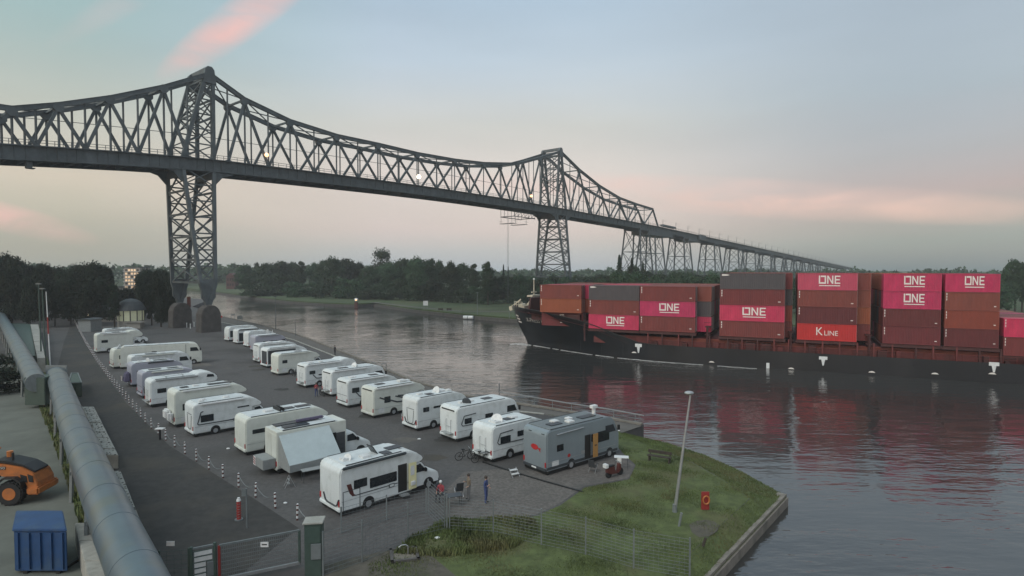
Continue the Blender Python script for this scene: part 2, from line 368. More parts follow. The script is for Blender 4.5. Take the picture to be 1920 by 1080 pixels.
for i in range(5):
    n_ = 6
    for j in range(n_):
        for k_ in range(2):
            pass
        a, b = iw[i]+(iw[i+1]-iw[i])*(j/n_), iw[i]+(iw[i+1]-iw[i])*((j+1)/n_); c, d = ow[i]+(ow[i+1]-ow[i])*((j+1)/n_), ow[i]+(ow[i+1]-ow[i])*(j/n_)
        bm2.add([a, b, c, d, Vector((c.x,c.y,-2)), Vector((d.x,d.y,-2))], [(0,1,2,3),(3,2,4,5)])
obj('lawn_slope', bm2, MT['grass'], kind='structure')
wf = M()
wf.beam(ow[4]+Vector((.03,-.05,-.75)), oend+Vector((.03,-.05,-.75)), .12, 1.4)
obj('quay_wall', wf, MT['stone'], kind='structure')
capstones([Vector(ow[4]), Vector(oend)], .6, 1.6, MT['stone'], .16, inward=1)
# gravel and paved patch, grass, dirt
paving_px = [(1035,884),(1165,858),(1190,872),(1178,897),(1095,912),(1048,945),(1005,965),(930,975),(850,975),(800,958),(835,920),(870,885),(930,880)]
poly('paved_patch', paving_px, MT['paving'], 2)
grass_px = [(1020,776),(1100,789),(1150,800),(1166,813),(1236,843),(1296,867),(1352,898),(1405,935),(1283,1085),(1240,1160),(700,1160),(690,1060),(730,1035),(770,1010),(850,978),(930,978),(1005,968),(1050,948),(1097,915),(1180,899),(1192,872),(1168,850),(1130,800)]
grass_w = [P(x,y) for x,y in grass_px if (x,y) not in ((1283,1085),(1240,1160))]
gi = next(i for i,(x,y) in enumerate(grass_px) if (x,y) == (1283,1085)); grass_w.insert(gi, inner[4] + sdv*40)
flat('lawn', grass_w, GZ+.012, MT['grass'])
poly('bank_paving', [(954,771),(1020,778),(1100,790),(1168,811),(1203,799),(1070,776),(936,755)], MT['promenade'], 4)
poly('dirt', [(605,1060),(690,1040),(740,1030),(800,1035),(860,1085),(800,1200),(560,1200)], MT['dirt'], 5)
poly('bare_patch', [(1292,984),(1306,977),(1324,975),(1341,979),(1350,986),(1344,997),(1330,1006),(1311,1008),(1297,999)], MT['dirt'], 6)
# pale puddle marks on the tarmac
poly('stain', [(340,680),(362,677),(392,681),(398,686),(372,688),(350,684)], MT['promenade'], 2)
# grass blades
def inside(p, pts):
    c = False; j = len(pts) - 1
    for i in range(len(pts)):
        if (pts[i][1] > p[1]) != (pts[j][1] > p[1]) and p[0] < (pts[j][0]-pts[i][0])*(p[1]-pts[i][1])/(pts[j][1]-pts[i][1]) + pts[i][0]: c = not c
        j = i
    return c
def blades(name, px, n, h0, h1, m, seed, dens=None):
    rnd = random.Random(seed); pts = [tuple(P(x, y))[:2] if not isinstance(x, Vector) else tuple(x)[:2] for x, y in [(q, 0) if isinstance(q, Vector) else q for q in px]]
    xs = [p[0] for p in pts]; ys = [p[1] for p in pts]; vs = []; fs = []; k = 0; tries = 0
    while k < n and tries < n * 12:
        tries += 1
        x, y = rnd.uniform(min(xs), max(xs)), rnd.uniform(min(ys), max(ys))
        if not inside((x, y), pts): continue
        cl = math.sin(x*.9+1.3*math.sin(y*.7)) * math.cos(y*1.1+x*.3)
        if rnd.random() > .55 + .45*cl: continue
        h = rnd.uniform(h0, h1) * (1 + .5*cl); a = rnd.uniform(0, 2*math.pi); w_ = h * .22
        lx, ly = rnd.uniform(-.4,.4)*h, rnd.uniform(-.4,.4)*h
        o = len(vs); vs += [(x-w_*math.cos(a), y-w_*math.sin(a), GZ), (x+w_*math.cos(a), y+w_*math.sin(a), GZ), (x+lx, y+ly, GZ+h)]; fs.append((o,o+1,o+2)); k += 1
    me = bpy.data.meshes.new(name); me.from_pydata(vs, [], fs); me.materials.append(m)
    return obj(name, me, kind='stuff', label='short meadow grass on the point of land by the canal', category='grass')
blades('grass', grass_w, 70000, .04, .11, MT['blade'], 3)
rb = random.Random(21); vs = []; fs = []
for _ in range(16000):
    i = rb.randrange(5); u, v = rb.random(), rb.random()
    if i == 4: u *= .5
    p = (iw[i]*(1-u)+iw[i+1]*u)*(1-v) + (ow[i]*(1-u)+ow[i+1]*u)*v; h_ = rb.uniform(.04,.13); a = rb.uniform(0,6.28); o_ = len(vs)
    vs += [(p.x-h_*.3*math.cos(a),p.y-h_*.3*math.sin(a),p.z),(p.x+h_*.3*math.cos(a),p.y+h_*.3*math.sin(a),p.z),(p.x+rb.uniform(-.4,.4)*h_,p.y+rb.uniform(-.4,.4)*h_,p.z+h_)]; fs.append((o_,o_+1,o_+2))
me = bpy.data.meshes.new('slope_grass'); me.from_pydata(vs, [], fs); me.materials.append(MT['blade'])
obj('slope_grass', me, kind='stuff', label='short grass on the slope down to the water', category='grass')
o = blades('tall_grass', [(770,1010),(850,976),(1000,970),(1010,1000),(960,1030),(830,1045),(740,1040)], 9000, .12, .36, MT['blade'], 5); o['label'] = 'tall rough grass growing along the wire fence'
o = blades('weeds', [(66,740),(92,735),(150,900),(190,1000),(150,985),(118,880)], 9000, .15, .5, MT['blade'], 8); o['label'] = 'weeds growing beside the big metal duct'

# far bank
far_px = [(395,549),(470,560),(541,569),(610,574),(667,576),(702,574),(778,586),(872,597),(976,606)]
fb = [P(x, y, 0) for x, y in far_px]
far_edge = [Vector((-700, 900, 0)), Vector((-330, 560, 0))] + fb + [Vector((45,172,0)), Vector((130,147,0)), Vector((420,60,0))]
farland = [(p.x, p.y) for p in far_edge] + [(1500, 60), (3000, 400), (3000, 4000), (-3000, 4000), (-3000, 1500), (-900, 950)]
MT['bank'] = mat('far_meadow', (.055,.078,.028), .95, 0, .3, .08, v2=((.10,.10,.045), .03, .7))
obj('far_bank', M().slab(farland, -3, 1.6), MT['bank'], kind='structure')
# sheet-pile / stone edge of the far bank and a footpath
em = M()
for a, b in zip(far_edge[2:], far_edge[3:]): em.beam(a + Vector((0,-.3,.5)), b + Vector((0,-.3,.5)), 1.0, 1.2)
obj('bank_revetment', em, MT['pierstone'], kind='structure')
pm = M(); pp = [P(x, y, 1.62) for x, y in [(700,567),(780,576),(870,584),(930,584),(1000,585)]]
for a, b in zip(pp, pp[1:]): pm.beam(a, b, 2.5, .05)
obj('footpath', pm, MT['promenade'], kind='structure')
# rise behind the far bank, left
hm = M(); nx = 60
hv = []; hf = []
for i in range(nx + 1):
    x = -700 + i * 40
    for j, (yy_, zz_) in enumerate(((620,1.5),(760,5),(1000,7),(1500,8),(3000,8))):
        hv.append((x, yy_ + 80*math.sin(x*.004), zz_ + (1.5*math.sin(x*.013)*(j>0))))
for i in range(nx):
    for j in range(4): a = i*5+j; hf.append((a, a+5, a+6, a+1))
obj('hills', M().add(hv, hf), MT['bank'], kind='structure')
# foam line along the ship is added with the ship

# ================================================================== bridge
A = Vector((-75, 152.8, 0)); Bv = Vector((100, 122.2, 0)); UN = Bv.normalized(); LN = Bv.length
VN = Vector((-UN.y, UN.x, 0))              # towards the far truss plane
def kpx(px):
    q = (px - 960) / F; return (75 + 152.8*q) / (100 - 122.2*q)
def bpt(k, z, v=0.0):
    p = A + Bv * k + VN * v; return Vector((p.x, p.y, z))
def zpx(k, py):
    p = bpt(k, 0); return 17 + (505 - py) * p.y / F
def zdeck(k):                              # underside of the main girder
    if k < 0: return 42.0 - 2.9 * (min(-k, .5)/.28) ** 1.3
    if k > 1: return 42.0 - 2.4 * (k-1)/.575
    return 42.0 + 1.0*math.sin(math.pi*k)
BW = 9.5; DH = 3.0
steel = MT['steel']
br = thing('railway_bridge', 'tall grey steel lattice railway bridge crossing the whole canal', 'bridge', bpt(-.038, 0))
def part(name, m_, parent=br, mt=steel, **kw): return obj(name, m_, mt, parent, **kw)
near_nodes = [(30,207),(117,200),(213,187),(313,167),(398,143),(463,190),(547,230),(633,257),(710,273),(783,290),(853,302),(907,308),(970,309),(1012,298),(1050,286),(1085,320),(1123,350),(1160,372),(1190,383),(1223,393)]
TN = []
for px, py in near_nodes: k = kpx(px); TN.append((k, zpx(k, py)))
TN = [(-.40, TN[0][1]-1.0), (-.335, TN[0][1]-.3)] + TN
KT1, KT2 = TN[6][0], TN[16][0]
KEND = kpx(1233)
BOT = [(TN[i][0] + TN[i+1][0]) / 2 for i in range(len(TN)-1)]
K1, K2 = kpx(376), kpx(1052)               # tower centres at deck level
HW = 3.7 / LN                               # half width of a tower at deck level, in k
# deck girders: segments between nodes
ks = [-.42] + BOT + [KEND]
for v in (0, BW):
    for a, b in zip(ks, ks[1:]):
        pm_ = M(); za, zb = zdeck(a), zdeck(b)
        pm_.beam(bpt(a, za + DH/2, v), bpt(b, zb + DH/2, v), .7, DH)
        pm_.beam(bpt(a, za + DH + .06, v), bpt(b, zb + DH + .06, v), 1.3, .22)
        pm_.beam(bpt(a, za + .1, v), bpt(b, zb + .1, v), 1.2, .22)
        n = 5
        for i in range(1, n): 
            k = a + (b-a)*i/n; pm_.beam(bpt(k, zdeck(k)+.3, v-.45), bpt(k, zdeck(k)+DH-.2, v-.45), .12, .18)
        part('deck_girder', pm_)
for a, b in zip(ks, ks[1:]):
    part('deck', M().beam(bpt(a, zdeck(a)+DH-.9, BW/2), bpt(b, zdeck(b)+DH-.9, BW/2), BW-.8, .5))
    cm = M(); n = 3
    for i in range(n): k = a + (b-a)*(i+.5)/n; cm.beam(bpt(k, zdeck(k)+.8, .4), bpt(k, zdeck(k)+.8, BW-.4), .4, 1.3)
    part('cross_girder', cm)
# railing along both sides
for v in (-1.1, BW+1.1):
    for a, b in zip(ks, ks[1:]):
        rm = M()
        for dz in (.6, 1.15): rm.beam(bpt(a, zdeck(a)+DH+dz, v), bpt(b, zdeck(b)+DH+dz, v), .1, .1)
        n = 6
        for i in range(n): k = a+(b-a)*i/n; rm.beam(bpt(k, zdeck(k)+DH, v), bpt(k, zdeck(k)+DH+1.15, v), .09)
        rm.beam(bpt(a, zdeck(a)+DH-.05, v*.55 if v < 0 else BW+.6), bpt(b, zdeck(b)+DH-.05, v*.55 if v < 0 else BW+.6), 1.1, .12)
        part('railing', rm)
# overhead line inside the truss
for a, b in zip(ks, ks[1:]):
    part('contact_wire', M().beam(bpt(a, zdeck(a)+DH+6.6, 4.7), bpt(b, zdeck(b)+DH+6.6, 4.7), .12, .12))
def gusset(k, z, v, r=1.5, h=2.0):
    p = bpt(k, z, v); m_ = M(); o = []
    for i in range(8):
        t = math.pi/4*i + math.pi/8; o.append(p + UN*(r*math.cos(t)*1.08) + Vector((0,0,h*math.sin(t)*1.08 - .5)))
    a = [q - VN*.5 for q in o]; b = [q + VN*.5 for q in o]
    m_.add(a + b, [tuple(range(8)), tuple(range(15,7,-1))] + [(i,i+8,(i+1)%8+8,(i+1)%8) for i in range(8)]); return m_
for v in (0, BW):
    for i in range(len(TN)-1):
        (ka, za), (kb, zb) = TN[i], TN[i+1]
        cm = M(); cm.beam(bpt(ka, za, v), bpt(kb, zb, v), .85, .95); cm.beam(bpt(ka, za+.52, v), bpt(kb, zb+.52, v), 1.15, .12)
        part('top_chord', cm)
    for i, (k, z) in enumerate(TN[1:-1], 1):
        if i in (6, 16): continue
        part('gusset_plate', gusset(k, z, v, .95, 1.0))
    for i, kb in enumerate(BOT):
        (ka, za), (kc, zc) = TN[i], TN[i+1]
        zb = zdeck(kb) + DH
        for (kk, zk), nearT in (((ka, za), i in (6,16)), ((kc, zc), i+1 in (6,16))):
            if nearT: continue
            part('diagonal', M().beam(bpt(kb, zb, v), bpt(kk, zk-.6, v), .62, .55, up=tuple(VN)))
        # slender hangers: under each top node and half way up the chord
        zm = za + (zc-za)*.5
        part('post', M().beam(bpt(kb, zb, v), bpt(kb, zm, v), .32, .32))
        if i not in (6,16): part('post', M().beam(bpt(ka, zdeck(ka)+DH, v), bpt(ka, za-.5, v), .34, .34))
        part('gusset_plate', gusset(kb, zb+.5, v, .8, .5))
# lateral bracing between the two top chords
for i in range(len(TN)-1):
    (ka, za), (kb, zb) = TN[i], TN[i+1]
    part('cross_strut', M().beam(bpt(kb, zb-.1, 0), bpt(kb, zb-.1, BW), .4, .5))
    part('lateral_brace', M().beam(bpt(ka, za, 0), bpt(kb, zb, BW), .26, .26)); part('lateral_brace', M().beam(bpt(ka, za, BW), bpt(kb, zb, 0), .26, .26))
# end posts of the truss
for v in (0, BW): part('end_post', M().beam(bpt(TN[-1][0], TN[-1][1], v), bpt(KEND, zdeck(KEND)+DH, v), .8, .7))
# the two towers
def tower(kc, ktop, ztop, base, zpin, vb0, vb1, piers, lab):
    t = part('tower', M().beam(bpt(ktop, ztop+.9, -.3), bpt(ktop, ztop+.9, BW+.3), 1.0, 1.2)); t['label'] = lab
    zt = zdeck(kc); zd = zt + DH
    def lerp(a, b, s): return a + (b-a)*s
    # above the deck: an A-frame in each truss plane
    up = {}
    for v in (0, BW):
        cm = M(); p = bpt(ktop, ztop-.2, v)
        o = [p + UN*x + Vector((0,0,z)) for x, z in ((-1.1,1.0),(-.5,1.7),(.5,1.7),(1.1,1.0),(1.6,-2.5),(-1.6,-2.5))]
        cm.add([q-VN*.6 for q in o]+[q+VN*.6 for q in o], [tuple(range(6)), tuple(range(11,5,-1))]+[(i,i+6,(i+1)%6+6,(i+1)%6) for i in range(6)])
        part('tower_head', cm, t)
        for sgn in (-1, 1):
            top = bpt(ktop, ztop-1, v) + UN*sgn*.9; bot = bpt(kc+sgn*HW, zd, v); up[(v, sgn)] = (top, bot)
            part('leg', M().beam(bot, top, .8, .8, up=tuple(VN)), t)
        for n_ in range(5):
            s0, s1 = n_/5*.9, (n_+1)/5*.9
            a0, a1 = lerp(up[(v,-1)][1], up[(v,-1)][0], s0), lerp(up[(v,-1)][1], up[(v,-1)][0], s1)
            b0, b1 = lerp(up[(v,1)][1], up[(v,1)][0], s0), lerp(up[(v,1)][1], up[(v,1)][0], s1)
            part('brace', M().beam(a0, b1, .28, .28), t); part('brace', M().beam(b0, a1, .28, .28), t); part('brace', M().beam(a1, b1, .3, .3), t)
    for sgn in (-1, 1):
        for n_ in range(3):
            s0, s1 = .30 + n_*.22, .30 + (n_+1)*.22
            a0, a1 = lerp(up[(0,sgn)][1], up[(0,sgn)][0], s0), lerp(up[(0,sgn)][1], up[(0,sgn)][0], s1)
            b0, b1 = lerp(up[(BW,sgn)][1], up[(BW,sgn)][0], s0), lerp(up[(BW,sgn)][1], up[(BW,sgn)][0], s1)
            part('brace', M().beam(a0, b1, .28, .28), t); part('brace', M().beam(b0, a1, .28, .28), t); part('brace', M().beam(a1, b1, .35, .45), t)
    # below the deck: legs of each plane run down to a pin on its pier
    lo = {}
    for v, vb in ((0, vb0), (BW, vb1)):
        kb = kc + base
        for sgn in (-1, 1):
            top = bpt(kc+sgn*HW, zt+.5, v); knee = bpt(kb, zpin+5.5, vb) + UN*sgn*1.75; pin = bpt(kb, zpin, vb) + UN*sgn*.25
            part('leg', M().beam(knee, top, .8, .75, up=tuple(VN)), t)
            part('leg', M().beam(pin, knee, .9, .9, up=tuple(VN)), t)
            lo[(v,sgn)] = (top, knee)
        kn = M(); c = bpt(kb, 0, vb)
        o = [c + UN*x + Vector((0,0,z)) for x, z in ((-.3,zpin),(.3,zpin),(1.7,zpin+1.8),(1.75,zpin+6.3),(-1.75,zpin+6.3),(-1.7,zpin+1.8))]
        kn.add([q-VN*.25 for q in o]+[q+VN*.25 for q in o], [tuple(range(6)), tuple(range(11,5,-1))]+[(i,i+6,(i+1)%6+6,(i+1)%6) for i in range(6)])
        part('foot_plate', kn, t)
        NB = 7
        for n_ in range(NB):
            s0, s1 = n_/NB, (n_+1)/NB
            a0, a1 = lerp(lo[(v,-1)][0], lo[(v,-1)][1], s0), lerp(lo[(v,-1)][0], lo[(v,-1)][1], s1)
            b0, b1 = lerp(lo[(v,1)][0], lo[(v,1)][1], s0), lerp(lo[(v,1)][0], lo[(v,1)][1], s1)
            part('brace', M().beam(a0, b1, .26, .26), t); part('brace', M().beam(b0, a1, .26, .26), t); part('brace', M().beam(a1, b1, .3, .35), t)
    for sgn in (-1, 1):
        NB = 5
        for n_ in range(NB):
            s0, s1 = n_/NB, (n_+1)/NB
            a0, a1 = lerp(lo[(0,sgn)][0], lo[(0,sgn)][1], s0), lerp(lo[(0,sgn)][0], lo[(0,sgn)][1], s1)
            b0, b1 = lerp(lo[(BW,sgn)][0], lo[(BW,sgn)][1], s0), lerp(lo[(BW,sgn)][0], lo[(BW,sgn)][1], s1)
            part('brace', M().beam(a0, b1, .3, .3), t); part('brace', M().beam(b0, a1, .3, .3), t); part('brace', M().beam(a1, b1, .35, .5), t)
    # brackets under the deck
    for v in (0, BW):
        for sgn in (-1, 1):
            p = bpt(kc+sgn*HW, zt, v); o = [p, p + UN*sgn*5.5, p + UN*sgn*2.2 + Vector((0,0,-1.0)), p + UN*sgn*.3 + Vector((0,0,-3.2))]
            bm_ = M().add([q-VN*.3 for q in o]+[q+VN*.3 for q in o], [(0,1,2,3),(7,6,5,4)]+[(i,i+4,(i+1)%4+4,(i+1)%4) for i in range(4)])
            part('bracket', bm_, t)
    part('cross_girder', M().beam(bpt(kc-HW, zt-.6, -.5), bpt(kc-HW, zt-.6, BW+.5), .7, 2.2), t); part('cross_girder', M().beam(bpt(kc+HW, zt-.6, -.5), bpt(kc+HW, zt-.6, BW+.5), .7, 2.2), t)
    for vb in (vb0, vb1):
        c = bpt(kc+base, 0, vb); prof = [(-3.6,GZ-1.0),(3.6,GZ-1.0),(3.4,zpin-2.2),(2.6,zpin-.9),(1.2,zpin-.15),(-1.2,zpin-.15),(-2.6,zpin-.9),(-3.4,zpin-2.2)]
        o = [c + UN*(x*piers) + Vector((0,0,z)) for x, z in prof]
        pr = M().add([q-VN*1.7 for q in o]+[q+VN*1.7 for q in o], [tuple(range(8)), tuple(range(15,7,-1))]+[(i,i+8,(i+1)%8+8,(i+1)%8) for i in range(8)])
        part('pier', pr, t, MT['pierstone'], bevel=.15)
    return t
t1 = tower(K1, KT1, TN[6][1]+.3, 0.0, 8.2, -4.2, BW+3.4, .68, 'near lattice tower standing on the quay')
t2 = tower(K2, KT2, TN[16][1]+.3, 0.0, 8.0, -4.0, BW+3.6, .8, 'far lattice tower standing across the canal')
# clutter hanging under the deck: transporter-ferry rigging, inspection cradles
c = bpt(kpx(975), zdeck(.85)-3.0, 4.7)
fy = part('ferry_trolley', M().beam(bpt(kpx(968), zdeck(.8)-3.2, 1), bpt(kpx(968)+.09, zdeck(.9)-3.2, 1), .3, .3).beam(bpt(kpx(968), zdeck(.8)-3.2, 8.5), bpt(kpx(968)+.09, zdeck(.9)-3.2, 8.5), .3, .3)
    .beam(bpt(kpx(968), zdeck(.8)-1.2, 1), bpt(kpx(968)+.09, zdeck(.9)-1.2, 1), .3, .3).beam(bpt(kpx(968), zdeck(.8)-3.2, 1), bpt(kpx(968), zdeck(.8)-3.2, 8.5), .3, .3).beam(bpt(kpx(968)+.09, zdeck(.8)-3.2, 1), bpt(kpx(968)+.09, zdeck(.8)-3.2, 8.5), .3, .3))
for i in range(7):
    k = kpx(968)+.09*i/6
    for v in (1, 8.5): part('hanger', M().beam(bpt(k, zdeck(k), v), bpt(k, zdeck(k)-3.2, v), .16), fy); 
    if i < 6:
        k2 = kpx(968)+.09*(i+1)/6; part('hanger', M().beam(bpt(k, zdeck(k)-3.2, 1), bpt(k2, zdeck(k)-1.2, 1), .14), fy)
for k in (kpx(970), kpx(990)):
    gm = M()
    gm.beam(bpt(k, zdeck(k)-6.2, 1), bpt(k, zdeck(k)-6.2, 9), 2.2, .12)
    for v in (1, 9):
        gm.beam(bpt(k, zdeck(k)-3.2, v), bpt(k, zdeck(k)-6.2, v), .12)
        gm.beam(bpt(k-.008, zdeck(k)-5.2, v), bpt(k+.008, zdeck(k)-5.2, v), .08)
    part('work_platform', gm, fy)
for px in (984, 988, 993):
    k = kpx(px); part('ferry_cable', M().cyl(bpt(k, zdeck(k)-3, 3+ (px-969)*.4), bpt(k, 2.2, 3+(px-969)*.4), .035, n=4), fy)
for px, dz, ln in ((1120, -1.6, .055),):
    k = kpx(px); gm = M().beam(bpt(k, zdeck(k)+dz, 0), bpt(k+ln, zdeck(k)+dz, 0), 1.6, .15)
    for i in range(5): gm.beam(bpt(k+ln*i/4, zdeck(k)+dz, -.7), bpt(k+ln*i/4, zdeck(k)+dz+1, -.7), .07); gm.beam(bpt(k+ln*i/4, zdeck(k)+dz, .7), bpt(k+ln*i/4, zdeck(k)+.2, .7), .09)
    gm.beam(bpt(k, zdeck(k)+dz+1, -.7), bpt(k+ln, zdeck(k)+dz+1, -.7), .07); part('inspection_cradle', gm)
k = kpx(56); part('inspection_cradle', M().beam(bpt(k, zdeck(k)-.7, 1), bpt(k+.006, zdeck(k)-.7, 1), 1.6, 1.4).beam(bpt(k, zdeck(k)-1.5, .2), bpt(k+.008, zdeck(k)-1.5, .2), 1.9, .12))
# lamps on the bridge
for px, v in ((500, -.9), (783, -.9), (993, -.9)):
    k = kpx(px); z = zdeck(k)+DH+3.0
    part('bridge_lamp', M().ball(bpt(k, z, v), .55 if px != 783 else .75), mt=MT['lamp'] if px != 783 else MT['lampw'])
# approach viaduct ---------------------------------------------------
P0 = bpt(KEND, 0, 0)
vd = thing('approach_viaduct', 'long steel trestle viaduct sloping down behind the container ship', 'viaduct', P0)
def vpt(t, z, v=0): p = P0 + UN*t + VN*v; return Vector((p.x, p.y, z))
z0v = zdeck(KEND)
def vz(t): return z0v - .0378*t
STEP = 40
for i in range(16):
    a, b = i*STEP, (i+1)*STEP
    gm = M()
    for v in (0, BW):
        gm.beam(vpt(a, vz(a)+1.5, v), vpt(b, vz(b)+1.5, v), .6, 3.0); gm.beam(vpt(a, vz(a)+3.05, v), vpt(b, vz(b)+3.05, v), 1.2, .15); gm.beam(vpt(a, vz(a)+.05, v), vpt(b, vz(b)+.05, v), 1.1, .15)
    gm.beam(vpt(a, vz(a)+2.6, BW/2), vpt(b, vz(b)+2.6, BW/2), BW, .4)
    obj('girder', gm, steel, vd)
    rm = M()
    for v in (-.9, BW+.9):
        rm.beam(vpt(a, vz(a)+4.1, v), vpt(b, vz(b)+4.1, v), .1); rm.beam(vpt(a, vz(a)+3.6, v), vpt(b, vz(b)+3.6, v), .08)
        rm.beam(vpt(a, vz(a)+2.9, v), vpt(b, vz(b)+2.9, v), 1.0, .1)
        for j in range(10): t = a+STEP*j/10; rm.beam(vpt(t, vz(t)+3, v), vpt(t, vz(t)+4.1, v), .09)
    obj('railing', rm, steel, vd)
    for t in ((a+6, a+26) if i < 14 else ()):
        obj('catenary_mast', M().cyl(vpt(t, vz(t)+2, BW-.5), vpt(t, vz(t)+10.5, BW-.5), .17, .09, 6).beam(vpt(t, vz(t)+9.6, BW-.5), vpt(t, vz(t)+9.2, BW-3.6), .1), steel, vd)
def trestle(t, tw, spread, zb=2.0):
    z1 = vz(t)
    head = obj('trestle', M().beam(vpt(t-tw/2-.6, z1-.4, 0), vpt(t+tw/2+.6, z1-.4, 0), .9, .8).beam(vpt(t-tw/2-.6, z1-.4, BW), vpt(t+tw/2+.6, z1-.4, BW), .9, .8).beam(vpt(t-tw/2, z1-.4, 0), vpt(t-tw/2, z1-.4, BW), .7, .7).beam(vpt(t+tw/2, z1-.4, 0), vpt(t+tw/2, z1-.4, BW), .7, .7), steel, vd)
    feet = {}
    for s_ in (-1, 1):
        for v, vb in ((0, -3), (BW, BW+3)):
            top = vpt(t+s_*tw/2, z1-.5, v); bot = vpt(t+s_*(tw/2+spread), zb, vb)
            obj('leg', M().beam(bot, top, .75, .75), steel, head); feet[(s_, v)] = (top, bot)
    L = lambda a, b, s: a + (b-a)*s
    prs = [((-1,0),(1,0)),((-1,BW),(1,BW)),((-1,0),(-1,BW)),((1,0),(1,BW))]
    for n_ in range(3):
        bmx = M(); s0, s1 = n_/3, (n_+1)/3
        for a, b in prs:
            a0, a1, b0, b1 = L(*feet[a], s0), L(*feet[a], s1), L(*feet[b], s0), L(*feet[b], s1)
            bmx.beam(a0, b1, .25).beam(b0, a1, .25).beam(a1, b1, .3)
        obj('bracing', bmx, steel, head)
for i, px in enumerate((1212, 1290, 1343, 1387, 1418, 1447, 1470, 1489, 1505, 1520, 1535, 1548)):
    q = (px-960)/F; t = (q*P0.y - P0.x)/(UN.x - q*UN.y)
    if i < 2: 
        trestle(t - 3, 9 if i else 11, 3.0); trestle(t + (15 if i == 0 else 20), 9, 3.0) if i == 0 else None
    else: trestle(t, 10, 3.0)
# plate housings at the first two trestles
obj('girder_bearing', M().beam(vpt(-14, z0v-1.0, BW/2), vpt(20, z0v-1.6, BW/2), BW+1.5, 2.4), steel, vd)
obj('girder_bearing', M().beam(vpt(45, vz(45)-.8, BW/2), vpt(64, vz(64)-.8, BW/2), BW+1.2, 2.0), steel, vd)
obj('service_platform', M().beam(vpt(2, vz(2)+4.0, -1.5), vpt(20, vz(20)+4.0, -1.5), 2, 1.1), MT['steel'], vd)
obj('service_platform', M().beam(vpt(60, vz(60)+1.6, -1.5), vpt(70, vz(70)+1.6, -1.5), 2, 3.4), MT['steel'], vd)

# ================================================================== trees
def card_mesh(name, pts, nrm, size, seed, jit=.7):
    rnd = np.random.default_rng(seed); n = len(pts)
    d = nrm + rnd.normal(0, jit, (n,3)); d /= np.linalg.norm(d, axis=1)[:,None] + 1e-9
    a = np.cross(d, rnd.normal(0,1,(n,3))); a /= np.linalg.norm(a, axis=1)[:,None] + 1e-9
    b = np.cross(d, a); s = (size * rnd.uniform(.6, 1.35, n))[:,None]
    v = np.empty((n,4,3)); v[:,0] = pts - a*s*.9; v[:,1] = pts - b*s*.55; v[:,2] = pts + a*s; v[:,3] = pts + b*s*.6
    me = bpy.data.meshes.new(name); me.from_pydata(v.reshape(-1,3).tolist(), [], [tuple(range(i*4, i*4+4)) for i in range(n)]); return me
def crown_broad(seed, n=6500, blobs=26, wid=.42, z0=.03, top=1.0, sz=.026):
    rnd = np.random.default_rng(seed); P_ = []; Nn = []
    cs = []
    for i in range(blobs):
        z = rnd.uniform(z0+.1, top-.12); f = math.sin(math.pi * min(1, max(.06, (z-z0)/(top-z0)))**.8) ** .6
        a = rnd.uniform(0, 2*math.pi); r = wid * f * rnd.uniform(.1, .8)
        cs.append((r*math.cos(a), r*math.sin(a), z, rnd.uniform(.12,.22)*wid/.42*(.75+.4*f)))
    cs.append((0,0,top-.16,.15*wid/.42)); cs.append((0,0,(z0+top)/2,.3*wid/.42)); cs.append((0,0,z0+.25,.26*wid/.42))
    per = n // len(cs)
    for x, y, z, r in cs:
        d = rnd.normal(0,1,(per,3)); d /= np.linalg.norm(d, axis=1)[:,None]
        d[:,2] = np.where(d[:,2] < -.3, -d[:,2]*.5, d[:,2])
        rr = r * rnd.uniform(.55,1.12,(per,1)) * (1 + .18*np.sin(d[:,:1]*7+seed) * np.cos(d[:,1:2]*6))
        P_.append(np.array([x,y,z]) + d*rr*np.array([1,1,.85])); Nn.append(d)
    return card_mesh('crown', np.vstack(P_), np.vstack(Nn), sz, seed)
def crown_conifer(seed, n=2600, wid=.20):
    rnd = np.random.default_rng(seed); z = rnd.uniform(.08,1,n)**.9; tier = (z*11) % 1
    r = wid*(1-z)*(.45+.75*(1-tier))*rnd.uniform(.3,1.05,n) + .006; a = rnd.uniform(0,2*math.pi,n)
    a = np.round(a*3.5)/3.5 + rnd.normal(0,.14,n)
    p = np.stack([r*np.cos(a), r*np.sin(a), z - r*.25], 1); nn = np.stack([np.cos(a)*.3, np.sin(a)*.3, np.ones(n)], 1)
    return card_mesh('crown', p, nn, .022, seed, .4)
BROAD = [crown_broad(s) for s in range(6)]
THIN = [crown_broad(40+s, 2600, 14, .44, .35, 1.0, .024) for s in range(2)]
TALL = [crown_broad(20+s, 5000, 22, .22, .08, 1.0, .022) for s in range(3)]
BUSH = [crown_broad(60+s, 2000, 10, .6, -.1, .95, .045) for s in range(3)]
CON = [crown_conifer(s) for s in range(3)]
def trunk_mesh(seed, h=.75, r=.022, limbs=6):
    rnd = random.Random(seed); m_ = M(); m_.cyl((0,0,-.02), (rnd.uniform(-.01,.01),0,h), r, r*.3, 7)
    for i in range(limbs):
        z = h*rnd.uniform(.35,.9); a = rnd.uniform(0,6.28); l = rnd.uniform(.1,.24)
        m_.cyl((0,0,z), (l*math.cos(a), l*math.sin(a), z+l*.8), r*.4, r*.12, 5)
    return m_.mesh('trunk')
TR = [trunk_mesh(s) for s in range(4)]
for me in TR: me.materials.append(MT['trunk'])
for s_ in (BROAD, THIN, TALL, BUSH, CON):
    for me in s_: me.materials.append(MT['leaf'])
trnd = random.Random(11)
